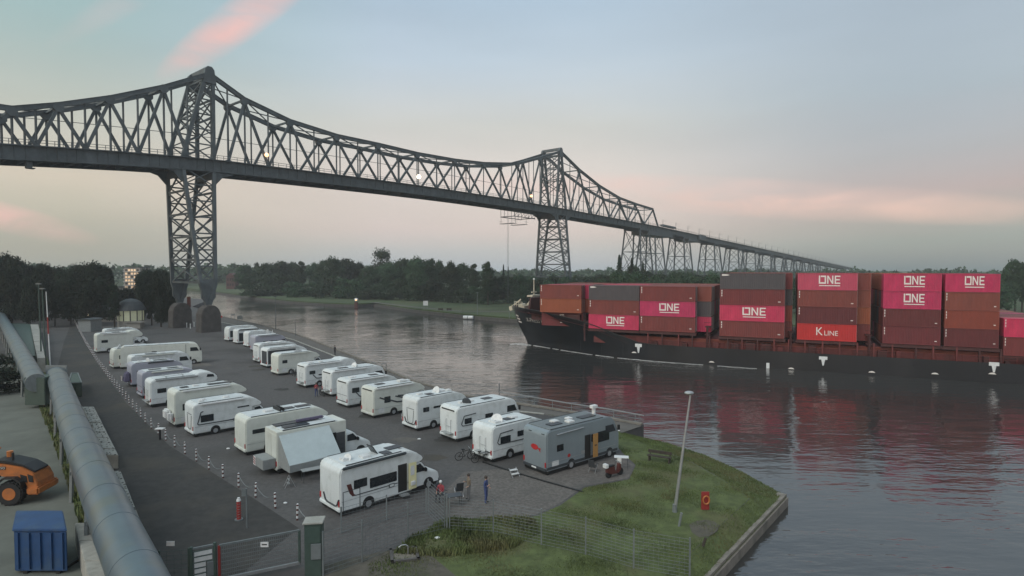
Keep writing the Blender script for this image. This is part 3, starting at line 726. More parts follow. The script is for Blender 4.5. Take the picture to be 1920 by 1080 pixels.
def tree(kind, loc, h, wx, label, group=None, m_='leaf', name='tree', cat='tree'):
    pool = {'broad': BROAD, 'thin': THIN, 'tall': TALL, 'bush': BUSH, 'con': CON}[kind]
    t = thing(name, label, cat, loc, trnd.uniform(0, 6.28), group)
    c = bpy.data.objects.new('crown', trnd.choice(pool)); sc.collection.objects.link(c); c.parent = t; c.scale = (wx, wx*trnd.uniform(.9,1.1), h)
    if m_ != 'leaf': own_mat(c, MT[m_])
    k = bpy.data.objects.new('trunk', trnd.choice(TR)); sc.collection.objects.link(k); k.parent = t; k.scale = (h*.8, h*.8, h*(.9 if kind != 'bush' else .5))
    return t
def tree_px(kind, px, ptop, pbase, wpx, label, group=None, z=1.6, m_='leaf', name='tree', cat='tree'):
    b = P(px, pbase, z); s = F / b.y; h = (17 - z) + (505 - ptop) / s
    return tree(kind, b, h, wpx / s * 1.18, label, group, m_, name, cat)
# wood on the far bank: profile of crown tops along the picture
PROF = [(395,503),(430,500),(452,500),(470,488),(500,487),(540,486),(580,486),(620,483),(650,480),(675,486),(705,493),(735,490),(757,477),(775,477),(795,483),(812,484),(840,484),(868,492),(890,486),(915,486),(930,497),(950,513),(1000,517),(1060,519),(1100,519)]
def prof(x, T=PROF):
    for (a, ya), (b, yb) in zip(T, T[1:]):
        if a <= x <= b: return ya + (yb-ya)*(x-a)/(b-a)
    return T[-1][1]
gw = 'trees of the wood on the far bank'
lw = 'dark leafy tree standing in the dense wood on the far bank of the canal'
x = 462
while x < 925:
    wd = trnd.uniform(34, 52); base = 547 + (x-462)*.034
    tree_px(trnd.choice(['broad','broad','tall','broad']), x, prof(x)+trnd.uniform(-1,5), base + trnd.uniform(-3,4), wd, lw, gw); x += wd*.50
x = 470
while x < 935:
    wd = trnd.uniform(26, 40); base = 553 + (x-462)*.034
    tree_px('bush', x, prof(x)+trnd.uniform(30,58), base + trnd.uniform(-3,2), wd, 'low bushy tree at the front edge of the wood on the far bank', 'bushy trees at the front edge of the far wood'); x += wd*.6
x = 940
while x < 1130:
    wd = trnd.uniform(20, 34); tree_px('broad', x, 516+trnd.uniform(-2,4), 552, wd, 'distant low tree beyond the far bridge tower', 'distant trees beyond the far tower'); x += wd*.45
x = 385
while x < 470:
    wd = trnd.uniform(16, 26); tree_px('broad', x, 500+trnd.uniform(-2,4), 530+trnd.uniform(-1,1), wd, 'hazy distant tree at the bend of the canal', 'hazy distant trees at the canal bend', 3); x += wd*.5
tree_px('thin', 720, 467, 552, 44, 'tall tree with a loose see-through crown rising above the far wood')
tree_px('con', 944, 496, 560, 34, 'pointed conifer at the right end of the far wood'); tree_px('con', 953, 500, 560, 26, 'smaller pointed conifer beside the taller one at the end of the far wood')
tree_px('tall', 915, 484, 572, 44, 'tall narrow tree at the right end of the far wood')
# behind the ship
gb = 'trees behind the container ship'
PR2 = [(1100,519),(1130,510),(1160,500),(1185,497),(1210,503),(1250,507),(1300,512),(1340,508),(1370,506),(1400,512),(1480,512),(1600,520),(1640,520),(1700,520),(1860,515)]
x = 1105
while x < 1900:
    wd = trnd.uniform(40, 60); b_ = P(x, 566, 1.6)
    tree_px('broad', x, prof(x, PR2)+trnd.uniform(-1,6), 566+trnd.uniform(-2,4), wd, 'leafy tree standing on the bank behind the container ship', gb); x += wd*.5
tree_px('con', 1161, 478, 566, 74, 'tallest spiky conifer left of the viaduct trestles'); tree_px('con', 1184, 484, 568, 62, 'second spiky conifer just left of the first viaduct trestle')
tree_px('con', 1205, 492, 566, 50, 'small spiky conifer in front of the first viaduct trestle')
for px, pt, w_ in ((1888,486,36),(1903,478,40),(1916,484,34),(1935,482,40)):
    tree_px('tall', px, pt, 585, w_*1.3, 'tall dark poplar rising beyond the last container stack', 'dark poplars beyond the last container stack')
x = 1100
while x < 1880:
    wd = trnd.uniform(44, 64)
    tree_px('broad', x, prof(x, PR2)+trnd.uniform(4,12), 588+trnd.uniform(-2,2), wd, 'dark leafy tree close behind the stacked containers', 'trees close behind the container stacks'); x += wd*.62
x = 925
while x < 1090:
    wd = trnd.uniform(26, 38)
    tree_px(trnd.choice(['broad','bush']), x, 517+trnd.uniform(-3,6), 569+trnd.uniform(-2,2), wd, 'low dark tree right of the far wood, near the far tower', 'low trees near the far tower'); x += wd*.5
# grove on the near side, left
gl = 'dark trees of the grove at the left'
PL = [(-200,455),(-60,462),(0,474),(12,468),(25,470),(45,486),(60,494),(80,490),(100,497),(128,498),(140,488),(165,490),(190,486),(205,490),(215,498),(232,502),(240,532),(250,532),(258,512),(268,500),(290,496),(310,498),(326,505),(335,520)]
for row, (yb, st) in enumerate(((600,.42),(584,.5),(612,.6))):
    x = -190 + row*13
    while x < 322:
        if not (220 < x < 262) :
            wd = trnd.uniform(34, 54); 
            if x > 250: wd *= .72
            off = trnd.uniform(0,7) + (0, 3, 26)[row]
            kd_ = trnd.choice(['broad','broad','tall']); wh_ = 'left of the poles' if x < 78 else ('left of the lit building' if x < 240 else 'right of the lit building')
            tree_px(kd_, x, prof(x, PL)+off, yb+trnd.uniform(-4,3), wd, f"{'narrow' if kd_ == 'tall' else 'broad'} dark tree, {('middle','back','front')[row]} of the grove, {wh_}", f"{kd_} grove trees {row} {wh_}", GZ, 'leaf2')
            x += wd*st
        else: x += 8
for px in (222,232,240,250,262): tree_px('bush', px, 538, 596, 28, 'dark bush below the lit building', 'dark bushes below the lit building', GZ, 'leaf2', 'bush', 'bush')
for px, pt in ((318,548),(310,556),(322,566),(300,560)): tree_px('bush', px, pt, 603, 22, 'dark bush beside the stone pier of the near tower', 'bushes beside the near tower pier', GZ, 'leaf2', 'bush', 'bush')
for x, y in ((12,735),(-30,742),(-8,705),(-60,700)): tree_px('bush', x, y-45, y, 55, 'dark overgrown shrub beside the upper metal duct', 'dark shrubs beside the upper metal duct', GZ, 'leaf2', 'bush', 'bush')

# ================================================================== ship
TIP = Vector((.4, 134.0, 0)); SU = Vector((.9063, -.4226, 0)); SN = Vector((.4226, .9063, 0)); HB = 12.0
def sp(t, b, z): p = TIP + SU*t + SN*b; return Vector((p.x, p.y, z))
def tpx(px, b=-HB):
    o = TIP + SN*b; q = (px-960)/F; return (q*o.y - o.x) / (SU.x - q*SU.y)
def itp(T, x):
    if x <= T[0][0]: return T[0][1]
    for (a, ya), (b, yb) in zip(T, T[1:]):
        if x <= b: return ya + (yb-ya)*(x-a)/(b-a)
    return T[-1][1]
DK = [(0,.25),(1,2.2),(2.5,4.2),(5,6.6),(8,8.6),(12,10.3),(16,11.4),(20,12),(150,12)]
WL = [(0,.05),(3.4,.05),(4.5,.5),(8,2.2),(14,5.3),(20,8.2),(27,10.6),(35,11.8),(42,12),(150,12)]
SH = [(0,8.9),(4,8.7),(9,8.5),(13,8.05),(19.8,7.0),(23.4,5.95),(27.5,4.5),(31.5,3.25),(34,3.0),(150,3.0)]
def half(t, z):
    zs = itp(SH, t); f = max(0, min(1, z/zs)); s = itp(WL, t); d = itp(DK, t); return s + (d-s)*f**1.25
def stem(z): return 3.6*(1-max(0,min(1,z/8.9)))**1.1      # raked stem
sx = 142.0
ship = thing('container_ship', 'black hulled container ship with stacked red and pink boxes on deck', 'ship', sp(0,0,0))
ts = [0,.4,1,1.8,2.8,4,5.5,7,9,11,13,16,19.2,21,23,25,27.2,29.5,31.4,34,38,42,50,60,75,90,110,130,sx]
zf = [-.25,0,.08,.2,.35,.55,.78,1.0]
hv = []; hf = []
for t in ts:
    zs = itp(SH, t)
    for side in (-1, 1):
        for f in zf:
            z = f*zs if f >= 0 else -2.0
            tt = t + stem(max(z,0)) * max(0, 1 - t/12)
            hv.append(sp(tt, side*max(half(tt if t > 0 else 0, max(z,0)) if t > 0 else .06, .06), z))
nz = len(zf)
for i in range(len(ts)-1):
    for sd in (0, 1):
        for j in range(nz-1):
            a = i*2*nz + sd*nz + j; b = a + 2*nz; hf.append((a, b, b+1, a+1))
for j in range(nz-1): hf.append((j, j+1, nz+j+1, nz+j))
e = (len(ts)-1)*2*nz
hf.append(tuple([e+j for j in range(nz)] + [e+nz+j for j in range(nz-1,-1,-1)]))
obj('hull', M().add(hv, hf), MT['hull'], ship, smooth=True)
# decks
dm = M()
for a, b in zip(ts[3:], ts[4:]):
    za, zb = itp(SH,a)-.9, itp(SH,b)-.9
    if b > 29: za, zb = max(2.85, za), 2.85
    ha, hb = itp(DK,a)-.25, itp(DK,b)-.25
    dm.add([sp(a,-ha,za), sp(b,-hb,zb), sp(b,hb,zb), sp(a,ha,za)], [(0,1,2,3)])
obj('weather_deck', dm, MT['oxide'], ship)
rl = M()
for a, b in zip(ts[1:20], ts[2:21]):
    for s_ in (-1,1): rl.beam(sp(a+stem(itp(SH,a))*0, s_*itp(DK,a), itp(SH,a)), sp(b, s_*itp(DK,b), itp(SH,b)), .22, .12)
obj('bulwark_rail', rl, MT['black'], ship)
# forecastle gear
wv = M().add([sp(6.2,-6.6,7.5), sp(7.2,-7.6,7.5), sp(7.2,-6.8,10.9), sp(6.4,-5.6,10.9), sp(6.2,6.6,7.5), sp(7.2,7.6,7.5), sp(7.2,6.8,10.9), sp(6.4,5.6,10.9)], [(0,1,2,3),(7,6,5,4),(0,4,5,1),(1,5,6,2),(2,6,7,3),(3,7,4,0)])
obj('breakwater', wv, MT['oxided'], ship)
fm = thing  # alias kept short
mast = obj('foremast', M().cyl(sp(5,0,7.6), sp(5,0,14.6), .22, .09, 8).beam(sp(5,-2.4,11.1), sp(5,2.4,11.1), 1.3, .35).beam(sp(5,-1.3,11.9), sp(5,1.3,11.9), .25, .25), MT['buff'], ship)
obj('mast_lamp', M().ball(sp(5,0,14.8), .25, n=6, m=4), MT['whitep'], mast)
obj('mast_leg', M().cyl(sp(3.5,-1.6,7.6), sp(5,0,11), .12, n=5), MT['buff'], mast); obj('mast_leg', M().cyl(sp(3.5,1.6,7.6), sp(5,0,11), .12, n=5), MT['buff'], mast)
rm = M()
for t, b in ((1.5,-2.8),(2.5,-4),(3.5,-5),(4.7,-5.8)): rm.cyl(sp(t,b,8.5), sp(t,b,9.9), .07, n=5)
for z in (9.2,9.9): rm.tube([sp(1.5,-2.8,z), sp(2.5,-4,z), sp(3.5,-5,z), sp(4.7,-5.8,z)], .06, 5)
obj('bow_railing', rm, MT['buff'], ship)
obj('mooring_winch', M().cyl(sp(3.2,-3.4,8.9), sp(3.2,-1.4,8.9), .55, n=10).box(0,0,0,0,0,0).beam(sp(3.8,-3.6,8.5), sp(3.8,-1.2,8.5), .8, .9), MT['buff'], ship)
obj('mooring_winch', M().cyl(sp(3.2,1.2,8.9), sp(3.2,3.2,8.9), .55, n=10).beam(sp(3.8,1.0,8.5), sp(3.8,3.6,8.5), .8, .9), MT['buff'], ship)
obj('ventilator', M().cyl(sp(5.4,-3,7.6), sp(5.4,-3,9.6), .25, n=8).ball(sp(5.4,-3,9.7), .42, n=8), MT['buff'], ship)
obj('canal_searchlight', M().beam(sp(-.9,0,8.0), sp(-.2,0,8.2), .9, 1.0).cyl(sp(-.3,0,8.6), sp(.6,0,9.2), .1, n=6).cyl(sp(-1.0,0,8.0), sp(-.8,0,8.0), .4, n=10).beam(sp(-.5,0,8.5), sp(1.8,0,10.2), .12, .3), MT['buff'], ship)
# flat lettering and marks
def text2d(s, size=1.0):
    cu = bpy.data.curves.new('txt', 'FONT'); cu.body = s; cu.size = size; cu.align_x = 'CENTER'; cu.align_y = 'CENTER'; cu.resolution_u = 3
    o = bpy.data.objects.new('txt', cu); sc.collection.objects.link(o)
    bpy.context.view_layer.update(); me = bpy.data.meshes.new_from_object(o.evaluated_get(bpy.context.evaluated_depsgraph_get()))
    vs = [tuple(v.co) for v in me.vertices]; fs = [tuple(p.vertices) for p in me.polygons]
    bpy.data.objects.remove(o); bpy.data.curves.remove(cu); bpy.data.meshes.remove(me); return vs, fs
vs, fs = text2d('X-PRESS ELBE', 1.35)
def onhull(t, z, out=.06): return sp(t, -(half(t, z)+out), z)
nm = M().add([onhull(8.6 + v[0]*.86, 6.05 + v[1]*1.0, .10) for v in vs], fs); obj('lettering', nm, MT['logo'], ship)
for i, z in enumerate((6.6,5.9,5.2)):
    t0 = stem(z)+.8; obj('bow_mark', M().add([onhull(t0,z,.1), onhull(t0+1.0,z-.15,.1), onhull(t0+1.0,z+.2,.1), onhull(t0,z+.35,.1)], [(0,1,2,3)]), MT['logo'], ship)
def hullbox(t0, t1, z0, z1, m_, name, d=.05):
    return obj(name, M().add([sp(t0,-HB-d,z0), sp(t1,-HB-d,z0), sp(t1,-HB-d,z1), sp(t0,-HB-d,z1), sp(t0,-HB,z0), sp(t1,-HB,z0), sp(t1,-HB,z1), sp(t0,-HB,z1)], [(0,1,2,3),(4,7,6,5),(0,3,7,4),(1,5,6,2),(3,2,6,7),(0,4,5,1)]), m_, ship)
def zat(px, py, b=-HB): t = tpx(px, b); return 17 - (py-505)*sp(t,b,0).y/F
for px, y0, y1 in ((1198,645,662),(1546,669,686),(1868,680,699)):
    t = tpx(px); z1, z0 = zat(px,y0), zat(px,y1); zm = z1-(z1-z0)*.35
    o = [(t-.62,z1),(t+.62,z1),(t+.62,zm),(t+.28,zm),(t+.10,z0),(t-.10,z0),(t-.28,zm),(t-.62,zm)]
    obj('tug_mark', M().add([sp(a,-HB-.06,b) for a, b in o]+[sp(a,-HB+.1,b) for a, b in o], [tuple(range(8)), tuple(range(15,7,-1))]+[(i,i+8,(i+1)%8+8,(i+1)%8) for i in range(8)]), MT['whitep'], ship)
t = tpx(1442); hullbox(t-.25, t+.25, zat(1442,703), zat(1442,681), MT['whitep'], 'draught_mark')
for px, py in ((1336,679),(1638,698),(1757,701),(1190,661),(1486,699),(1865,701)):
    t = tpx(px); z = max(.25, zat(px,py)); 
    o = [(t-.5,z-.12),(t-.3,z+.06),(t,z+.14),(t+.3,z+.06),(t+.5,z-.12)]
    obj('hull_mark', M().add([sp(a,-HB-.05,b) for a, b in o], [(0,1,2,3,4)]), MT['logo'], ship)
for t in [20+i*4.2 for i in range(20)]:
    hullbox(t, t+.05, .3, 2.9, MT['black'], 'plate_seam', .02)
# coaming band between deck and boxes
BASE = 5.2; RB = 2.44
T0 = tpx(1110)
obj('hatch_coaming', M().add([sp(T0,-HB+1.3,2.7), sp(132,-HB+1.3,2.7), sp(132,HB-1.3,2.7), sp(T0,HB-1.3,2.7), sp(T0,-HB+1.3,4.4), sp(132,-HB+1.3,4.4), sp(132,HB-1.3,4.4), sp(T0,HB-1.3,4.4)], [(0,1,5,4),(1,2,6,5),(2,3,7,6),(3,0,4,7),(4,5,6,7)]), MT['oxide'], ship)
obj('fore_hatch', M().add([sp(a,b,z) for z in (6.4,7.95) for a, b in ((7.6,-7.5),(19.5,-11.2),(19.5,11.2),(7.6,7.5))], [(0,1,5,4),(1,2,6,5),(2,3,7,6),(3,0,4,7),(4,5,6,7)]), MT['oxided'], ship)
srnd = random.Random(4)
def sbox(t0, t1, b0, b1, z0, z1): return M().add([sp(a,b,z) for z in (z0,z1) for a, b in ((t0,b0),(t1,b0),(t1,b1),(t0,b1))], [(3,2,1,0),(4,5,6,7),(0,1,5,4),(1,2,6,5),(2,3,7,6),(3,0,4,7)])
t = 33.0
stan = sbox(0,.22,-HB+.05,-HB+.5,1.9,4.55)
while t < 128:
    obj('stanchion', sbox(t, t+.22, -HB+.08, -HB+.55, 2.9, 5.1), MT['oxide'] if srnd.random() < .6 else MT['oxided'], ship)
    if srnd.random() < .6: obj('deck_locker', sbox(t+.7, t+.7+srnd.uniform(.6,1.6), -HB+.5, -HB+1.25, 2.9, 2.9+srnd.uniform(.5,1.4)), MT['oxided'] if srnd.random() < .7 else MT['oxide'], ship)
    t += srnd.uniform(2.2, 3.2)
rm = M()
for z in (3.5,3.95): rm.beam(sp(32,-HB+.06,z), sp(130,-HB+.06,z), .06, .06)
for i in range(60): rm.beam(sp(32+i*1.63,-HB+.06,3), sp(32+i*1.63,-HB+.06,3.95), .06)
obj('deck_railing', rm, MT['oxide'], ship)
rm = M()
for z in (3.9,4.1,4.3): rm.beam(sp(33,-HB+1.22,z), sp(130,-HB+1.22,z), .12, .1)
obj('deck_pipes', rm, MT['bor'], ship)
# containers
def cont_mesh():
    m_ = M(); L_, W_, H_ = 1.0, 2.40, 2.84; n = 34; ex = .015
    prof_ = []
    for i in range(n):
        a = .018 + (1-.036)*i/n; d = (1-.036)/n
        prof_ += [(a, 0), (a+d*.35, 0), (a+d*.5, .035), (a+d*.85, .035)]
    prof_.append((1-.018, 0))
    for y, s_ in ((0,1),(W_,-1)):
        vs_ = []
        for x_, dd in prof_: vs_ += [(x_, y + s_*(dd+.03), .14), (x_, y + s_*(dd+.03), H_-.1)]
        m_.add(vs_, [(2*i, 2*i+2, 2*i+3, 2*i+1) for i in range(len(prof_)-1)])
    m_.box(0,1,0,.12,0,.15); m_.box(0,1,W_-.12,W_,0,.15); m_.box(0,1,0,.1,H_-.12,H_); m_.box(0,1,W_-.1,W_,H_-.12,H_)
    for x_ in (0,.982): 
        for y in (0,W_-.14): m_.box(x_,x_+.018,y,y+.14,.151,H_-.121)
        m_.box(x_+.001,x_+.016,.14,W_-.14,.02,H_-.02)
    m_.box(.018,.982,.1,W_-.1,H_-.06,H_-.03)
    return m_.mesh('container')
CM = cont_mesh(); CM.materials.append(MT['brown'])
dmm = M().box(0,.02,.16,1.18,.16,2.72).box(0,.02,1.22,2.24,.16,2.72)
DOOR = dmm.mesh('container_door'); DOOR.materials.append(MT['brown'])
rodm = M()
for y in (.4,.9,1.5,2.0): rodm.cyl((.05,y,.1),(.05,y,2.74),.022,n=5)
ROD = rodm.mesh('lock_rods'); ROD.materials.append(MT['alu'])
# the pink boxes' logotype: a square open O, N, E and a bar below
def logo_one():
    m_ = M(); y = 0
    def r(x0,x1,z0,z1): m_.add([(x0,0,z0),(x1,0,z0),(x1,0,z1),(x0,0,z1)], [(0,1,2,3)])
    r(0,.17,0,.95); r(.17,.72,0,.17); r(.72,.89,0,.95); r(.24,.72,.78,.95)
    r(1.02,1.18,0,.95); m_.add([(1.18,0,.95),(1.18,0,.68),(1.62,0,0),(1.62,0,.27)],[(0,1,2,3)]); r(1.62,1.78,0,.95)
    r(1.94,2.10,0,.95); r(2.10,2.62,0,.15); r(2.10,2.55,.40,.55); r(2.10,2.62,.80,.95)
    r(.05,2.6,-.27,-.17)
    return m_
LOGO = logo_one()
ang_s = math.atan2(SU.y, SU.x)
BAYS = [(1009,1087),(1104,1198),(1200,1304),(1350,1472),(1496,1608),(1657,1766),(1773,1876),(1885,1990)]
ST = [['brown','bor','brown'],['bgrey','brown','magenta'],['brown','magenta','brown'],['bgrey','brown','magenta','brown'],['salmon','brown','brown2','kred'],['magenta','magenta','brown2','brown'],['magenta','brown','bor','brown2'],['magenta','brown']]
CN = {'brown':'brown','bor':'orange','bgrey':'dark grey','magenta':'magenta','salmon':'salmon pink','kred':'bright red','brown2':'dark maroon'}
BN = ['bow stack','second stack from the bow','third stack from the bow','fourth stack from the bow','fifth stack from the bow','sixth stack from the bow','seventh stack from the bow','low last stack at the picture edge']
TNm = {4:['top','second','third','bottom'],3:['top','middle','bottom'],2:['top','lower']}
crnd = random.Random(9)
for bi, ((xa, xb), stack) in enumerate(zip(BAYS, ST)):
    t0, t1 = tpx(xa), tpx(xb); L_ = t1 - t0; nt_ = len(stack)
    ext = .6*(tpx(BAYS[bi+1][0]) - t1) if bi < 7 else 0
    base = 5.55 if bi in (0,1,2) else BASE
    if bi == 7: base = 4.2
    rows = range(0, 10) if bi > 0 else range(0, 9)
    for r_ in rows:
        for ti, c_ in enumerate(stack):
            z = base + (nt_-1-ti)*2.79
            if r_ >= 7 and ti > 0: continue
            if bi == 0 and ti == 2 and r_ > 0: continue
            b = -HB + .02 + r_*RB
            if bi == 0: b += 1.0 if ti < 2 else 1.9
            if r_ >= 6 and bi in (1,2) and crnd.random() < .0: continue
            cc = c_ if r_ == 0 else crnd.choice(['brown','brown','brown2','magenta','bor','brown','bgrey'])
            if bi == 5 and r_ > 0 and ti == 0: cc = 'bor'
            p = sp(t0, b, z); t_ = thing('container', 'x', 'container', p, ang_s, 'containers stacked on the ship')
            if r_ == 0:
                lab = f"{CN[cc]} container, {TNm[nt_][ti]} of the {BN[bi]}" + (", with a big white logo" if cc in ('magenta','salmon') and bi < 7 else "") + (", with white lettering" if cc == 'kred' else "")
            else:
                t_['group'] = f'hidden inner containers of the {BN[bi]}'; lab = f'container standing behind the outer row in the {BN[bi]}'
            t_['label'] = lab
            o = bpy.data.objects.new('body', CM); sc.collection.objects.link(o); o.parent = t_; o.scale = (L_ + (ext if r_ > 0 else 0), 1, .965); own_mat(o, MT[cc])
            if r_ < 3:
                d_ = bpy.data.objects.new('door', DOOR); sc.collection.objects.link(d_); d_.parent = t_; d_.location = (L_ + (ext if r_ > 0 else 0), 0, 0); own_mat(d_, MT[cc])
                q_ = bpy.data.objects.new('lock_rods', ROD); sc.collection.objects.link(q_); q_.parent = d_
            if r_ == 0:
                if cc in ('magenta','salmon') and bi < 7:
                    w_ = L_*.36; s_ = w_/2.62; sz_ = 1.42
                    lg = M().add([(L_*.36 + x_*s_, .018, 1.05 + z_*sz_) for x_, y_, z_ in LOGO.v], LOGO.f); obj('lettering', lg, MT['logo'], t_, local=True)
                elif cc == 'kred':
                    k1, f1 = text2d('K', 1.9); k2, f2 = text2d('LINE', 1.15)
                    obj('lettering', M().add([(L_*.38+x_*.9, .018, 1.45+y_) for x_, y_, _ in k1], f1).add([(L_*.58+x_*.9, .018, 1.22+y_) for x_, y_, _ in k2], f2), MT['logo'], t_, local=True)
                elif bi == 0 and ti == 2:
                    lg = M().add([(L_*.45 + x_*L_*.36/2.62, .018, 1.05 + z_*1.42) for x_, y_, z_ in LOGO.v], LOGO.f); obj('lettering', lg, MT['logo'], t_, local=True)
                    t_['label'] = 'brown container with a big white logo half hidden behind the bow bulwark'
                elif cc == 'bgrey':
                    obj('lettering', M().add([(L_*.03,.018,2.3),(L_*.10,.018,2.3),(L_*.16,.018,2.42),(L_*.10,.018,2.58),(L_*.03,.018,2.58)], [(0,1,2,3,4)]), MT['logo'], t_, local=True)
                else:
                    mk = M()
                    for q in range(3): 
                        zz_ = 2.3 - q*.42; mk.add([(L_*.025,.018,zz_),(L_*.04,.018,zz_),(L_*.04,.018,zz_+.3),(L_*.025,.018,zz_+.3)], [(0,1,2,3)])
                    mk.add([(L_*.9,.018,.6),(L_*.94,.018,.6),(L_*.94,.018,.72),(L_*.9,.018,.72)], [(0,1,2,3)])
                    obj('stencil', mk, MT['logo'], t_, local=True)
    # hatch cover under the bay and the lashing frame aft of it
    if bi > 0: obj('hatch_cover', sbox(t0-.2, t1+.2, -HB+.15, HB-.15, base-.55, base-.06), MT['oxided'], ship)
    if bi < 7:
        tn = tpx(BAYS[bi+1][0])
        if tn - t1 > 1.6:
            fr = M(); tm = (t1+tn)/2
            for b in [-HB+.3 + i*RB for i in range(10)]: fr.beam(sp(tm,b,3), sp(tm,b,base+1.2), .3)
            fr.beam(sp(tm,-HB+.3,base+1.1), sp(tm,HB-.3,base+1.1), .9, .12); fr.beam(sp(tm,-HB+.3,base-.3), sp(tm,HB-.3,base-.3), .9, .12)
            fr.beam(sp(tm-.6,-HB+.3,base+1.9), sp(tm+.6,-HB+.3,base+1.9), .07)
            obj('lashing_bridge', fr, MT['oxided'], ship)
# superstructure far aft, out of the picture to the right
obj('deckhouse', sbox(114, 126, -HB+1, HB-1, 2, 22), MT['buff'], ship)
obj('deckhouse_window', sbox(113.9, 114, -9, 9, 19, 20.2), MT['glass'], ship)
# foam line
fo = M(); frn = random.Random(2)
pts = [sp(t, -half(t,0)-.35-.02*t*frn.uniform(.7,1.2), .03) for t in [3.2+i*.8 for i in range(62)]]
for i, (a, b) in enumerate(zip(pts, pts[1:])):
    if frn.random() < .9: fo.beam(a, b, max(.06, .42*frn.uniform(.5,1.5)*(1-i/75)), .03)
for i in range(26):
    a = sp(3.0 + frn.uniform(-3.5,.8), frn.uniform(-2.5,.8), .03); fo.beam(a, a+Vector((frn.uniform(.6,2),frn.uniform(-.2,.2),0)), frn.uniform(.08,.25), .03)
obj('bow_wave', fo, MT['foam'], kind='stuff', label='thin white foam line along the ship waterline', category='foam')

# ================================================================== motorhomes
def wheel_mesh(r=.34, w=.22):
    return M().cyl((0,-w/2,0),(0,w/2,0), r, n=18).mesh('wheel', bevel=.03), M().cyl((0,-w/2-.012,0),(0,-w/2+.05,0), r*.62, n=14).mesh('rim')
WH, RI = wheel_mesh(); WH.materials.append(MT['rubber']); RI.materials.append(MT['rim'])
ARCH = M().cyl((0,-.006,0),(0,.3,0), .43, n=20).mesh('wheel_arch'); ARCH.materials.append(MT['black'])
def add_wheel(t, x, y, side=1):
    w_ = bpy.data.objects.new('wheel', WH); sc.collection.objects.link(w_); w_.parent = t; w_.location = (x, y, .34)
    if side < 0: w_.rotation_euler = (0,0,math.pi)
    r_ = bpy.data.objects.new('rim', RI); sc.collection.objects.link(r_); r_.parent = w_
    return w_
def hatch(t, x, y, z, s=.6, m_='hatch', up=.0, name='roof_hatch'):
    q = M().box(x-s/2, x+s/2, y-s/2, y+s/2, z-.03, z+.14)
    return obj(name, q, MT[m_], t, local=True, bevel=.03)
def dish(t, x, y, z, r=.42, tilt=.0, m_='whitep', name='satellite_dish'):
    d = Vector((math.cos(tilt), math.sin(tilt), .45)).normalized(); c = Vector((x,y,z+.45)); q = M()
    q.cyl((x,y,z-.03), (x,y,z+.35), .05, n=6).cyl(c-d*.03, c+d*.05, r, r*1.05, 16).cyl(c, c+d*.42+Vector((0,0,-.1)), .02, n=4).ball(tuple(c+d*.42+Vector((0,0,-.1))), .05, n=6, m=4)
    return obj(name, q, MT[m_], t, local=True)
def bike(loc, rz, label, frame='black', lean=.12, z=GZ, s=1.0, group=None):
    t = thing('bicycle', label, 'bicycle', (loc[0], loc[1], z), rz, group); t.rotation_euler = (lean, 0, rz); t.scale = (s,s,s)
    def ring(cx): 
        q = M(); n = 16
        for i in range(n):
            a, b = 2*math.pi*i/n, 2*math.pi*(i+1)/n; q.cyl((cx+.33*math.cos(a),0,.34+.33*math.sin(a)), (cx+.33*math.cos(b),0,.34+.33*math.sin(b)), .028, n=5, caps=False)
        for i in range(6):
            a = math.pi*i/6; q.cyl((cx+.33*math.cos(a),0,.34+.33*math.sin(a)), (cx-.33*math.cos(a),0,.34-.33*math.sin(a)), .006, n=3, caps=False)
        return q
    for cx in (-.52, .52): obj('wheel', ring(cx), MT['rubber'], t, local=True)
    f = M()
    for a, b in (((-.52,.34),(-.05,.3)),((-.05,.3),(-.18,.85)),((-.18,.85),(-.52,.34)),((-.05,.3),(.36,.78)),((-.16,.75),(.36,.82)),((.33,.95),(.52,.34))): f.cyl((a[0],0,a[1]),(b[0],0,b[1]), .026, n=5)
    obj('frame', f, MT[frame], t, local=True)
    obj('handlebar', M().cyl((.32,-.26,1.02),(.32,.26,1.02),.018,n=5).cyl((.33,0,.93),(.32,0,1.03),.02,n=5), MT['alu'], t, local=True)
    obj('saddle', M().box(-.32,-.06,-.07,.07,.88,.95).cyl((-.18,0,.8),(-.19,0,.9),.02,n=5), MT['black'], t, local=True, bevel=.02)
    return t
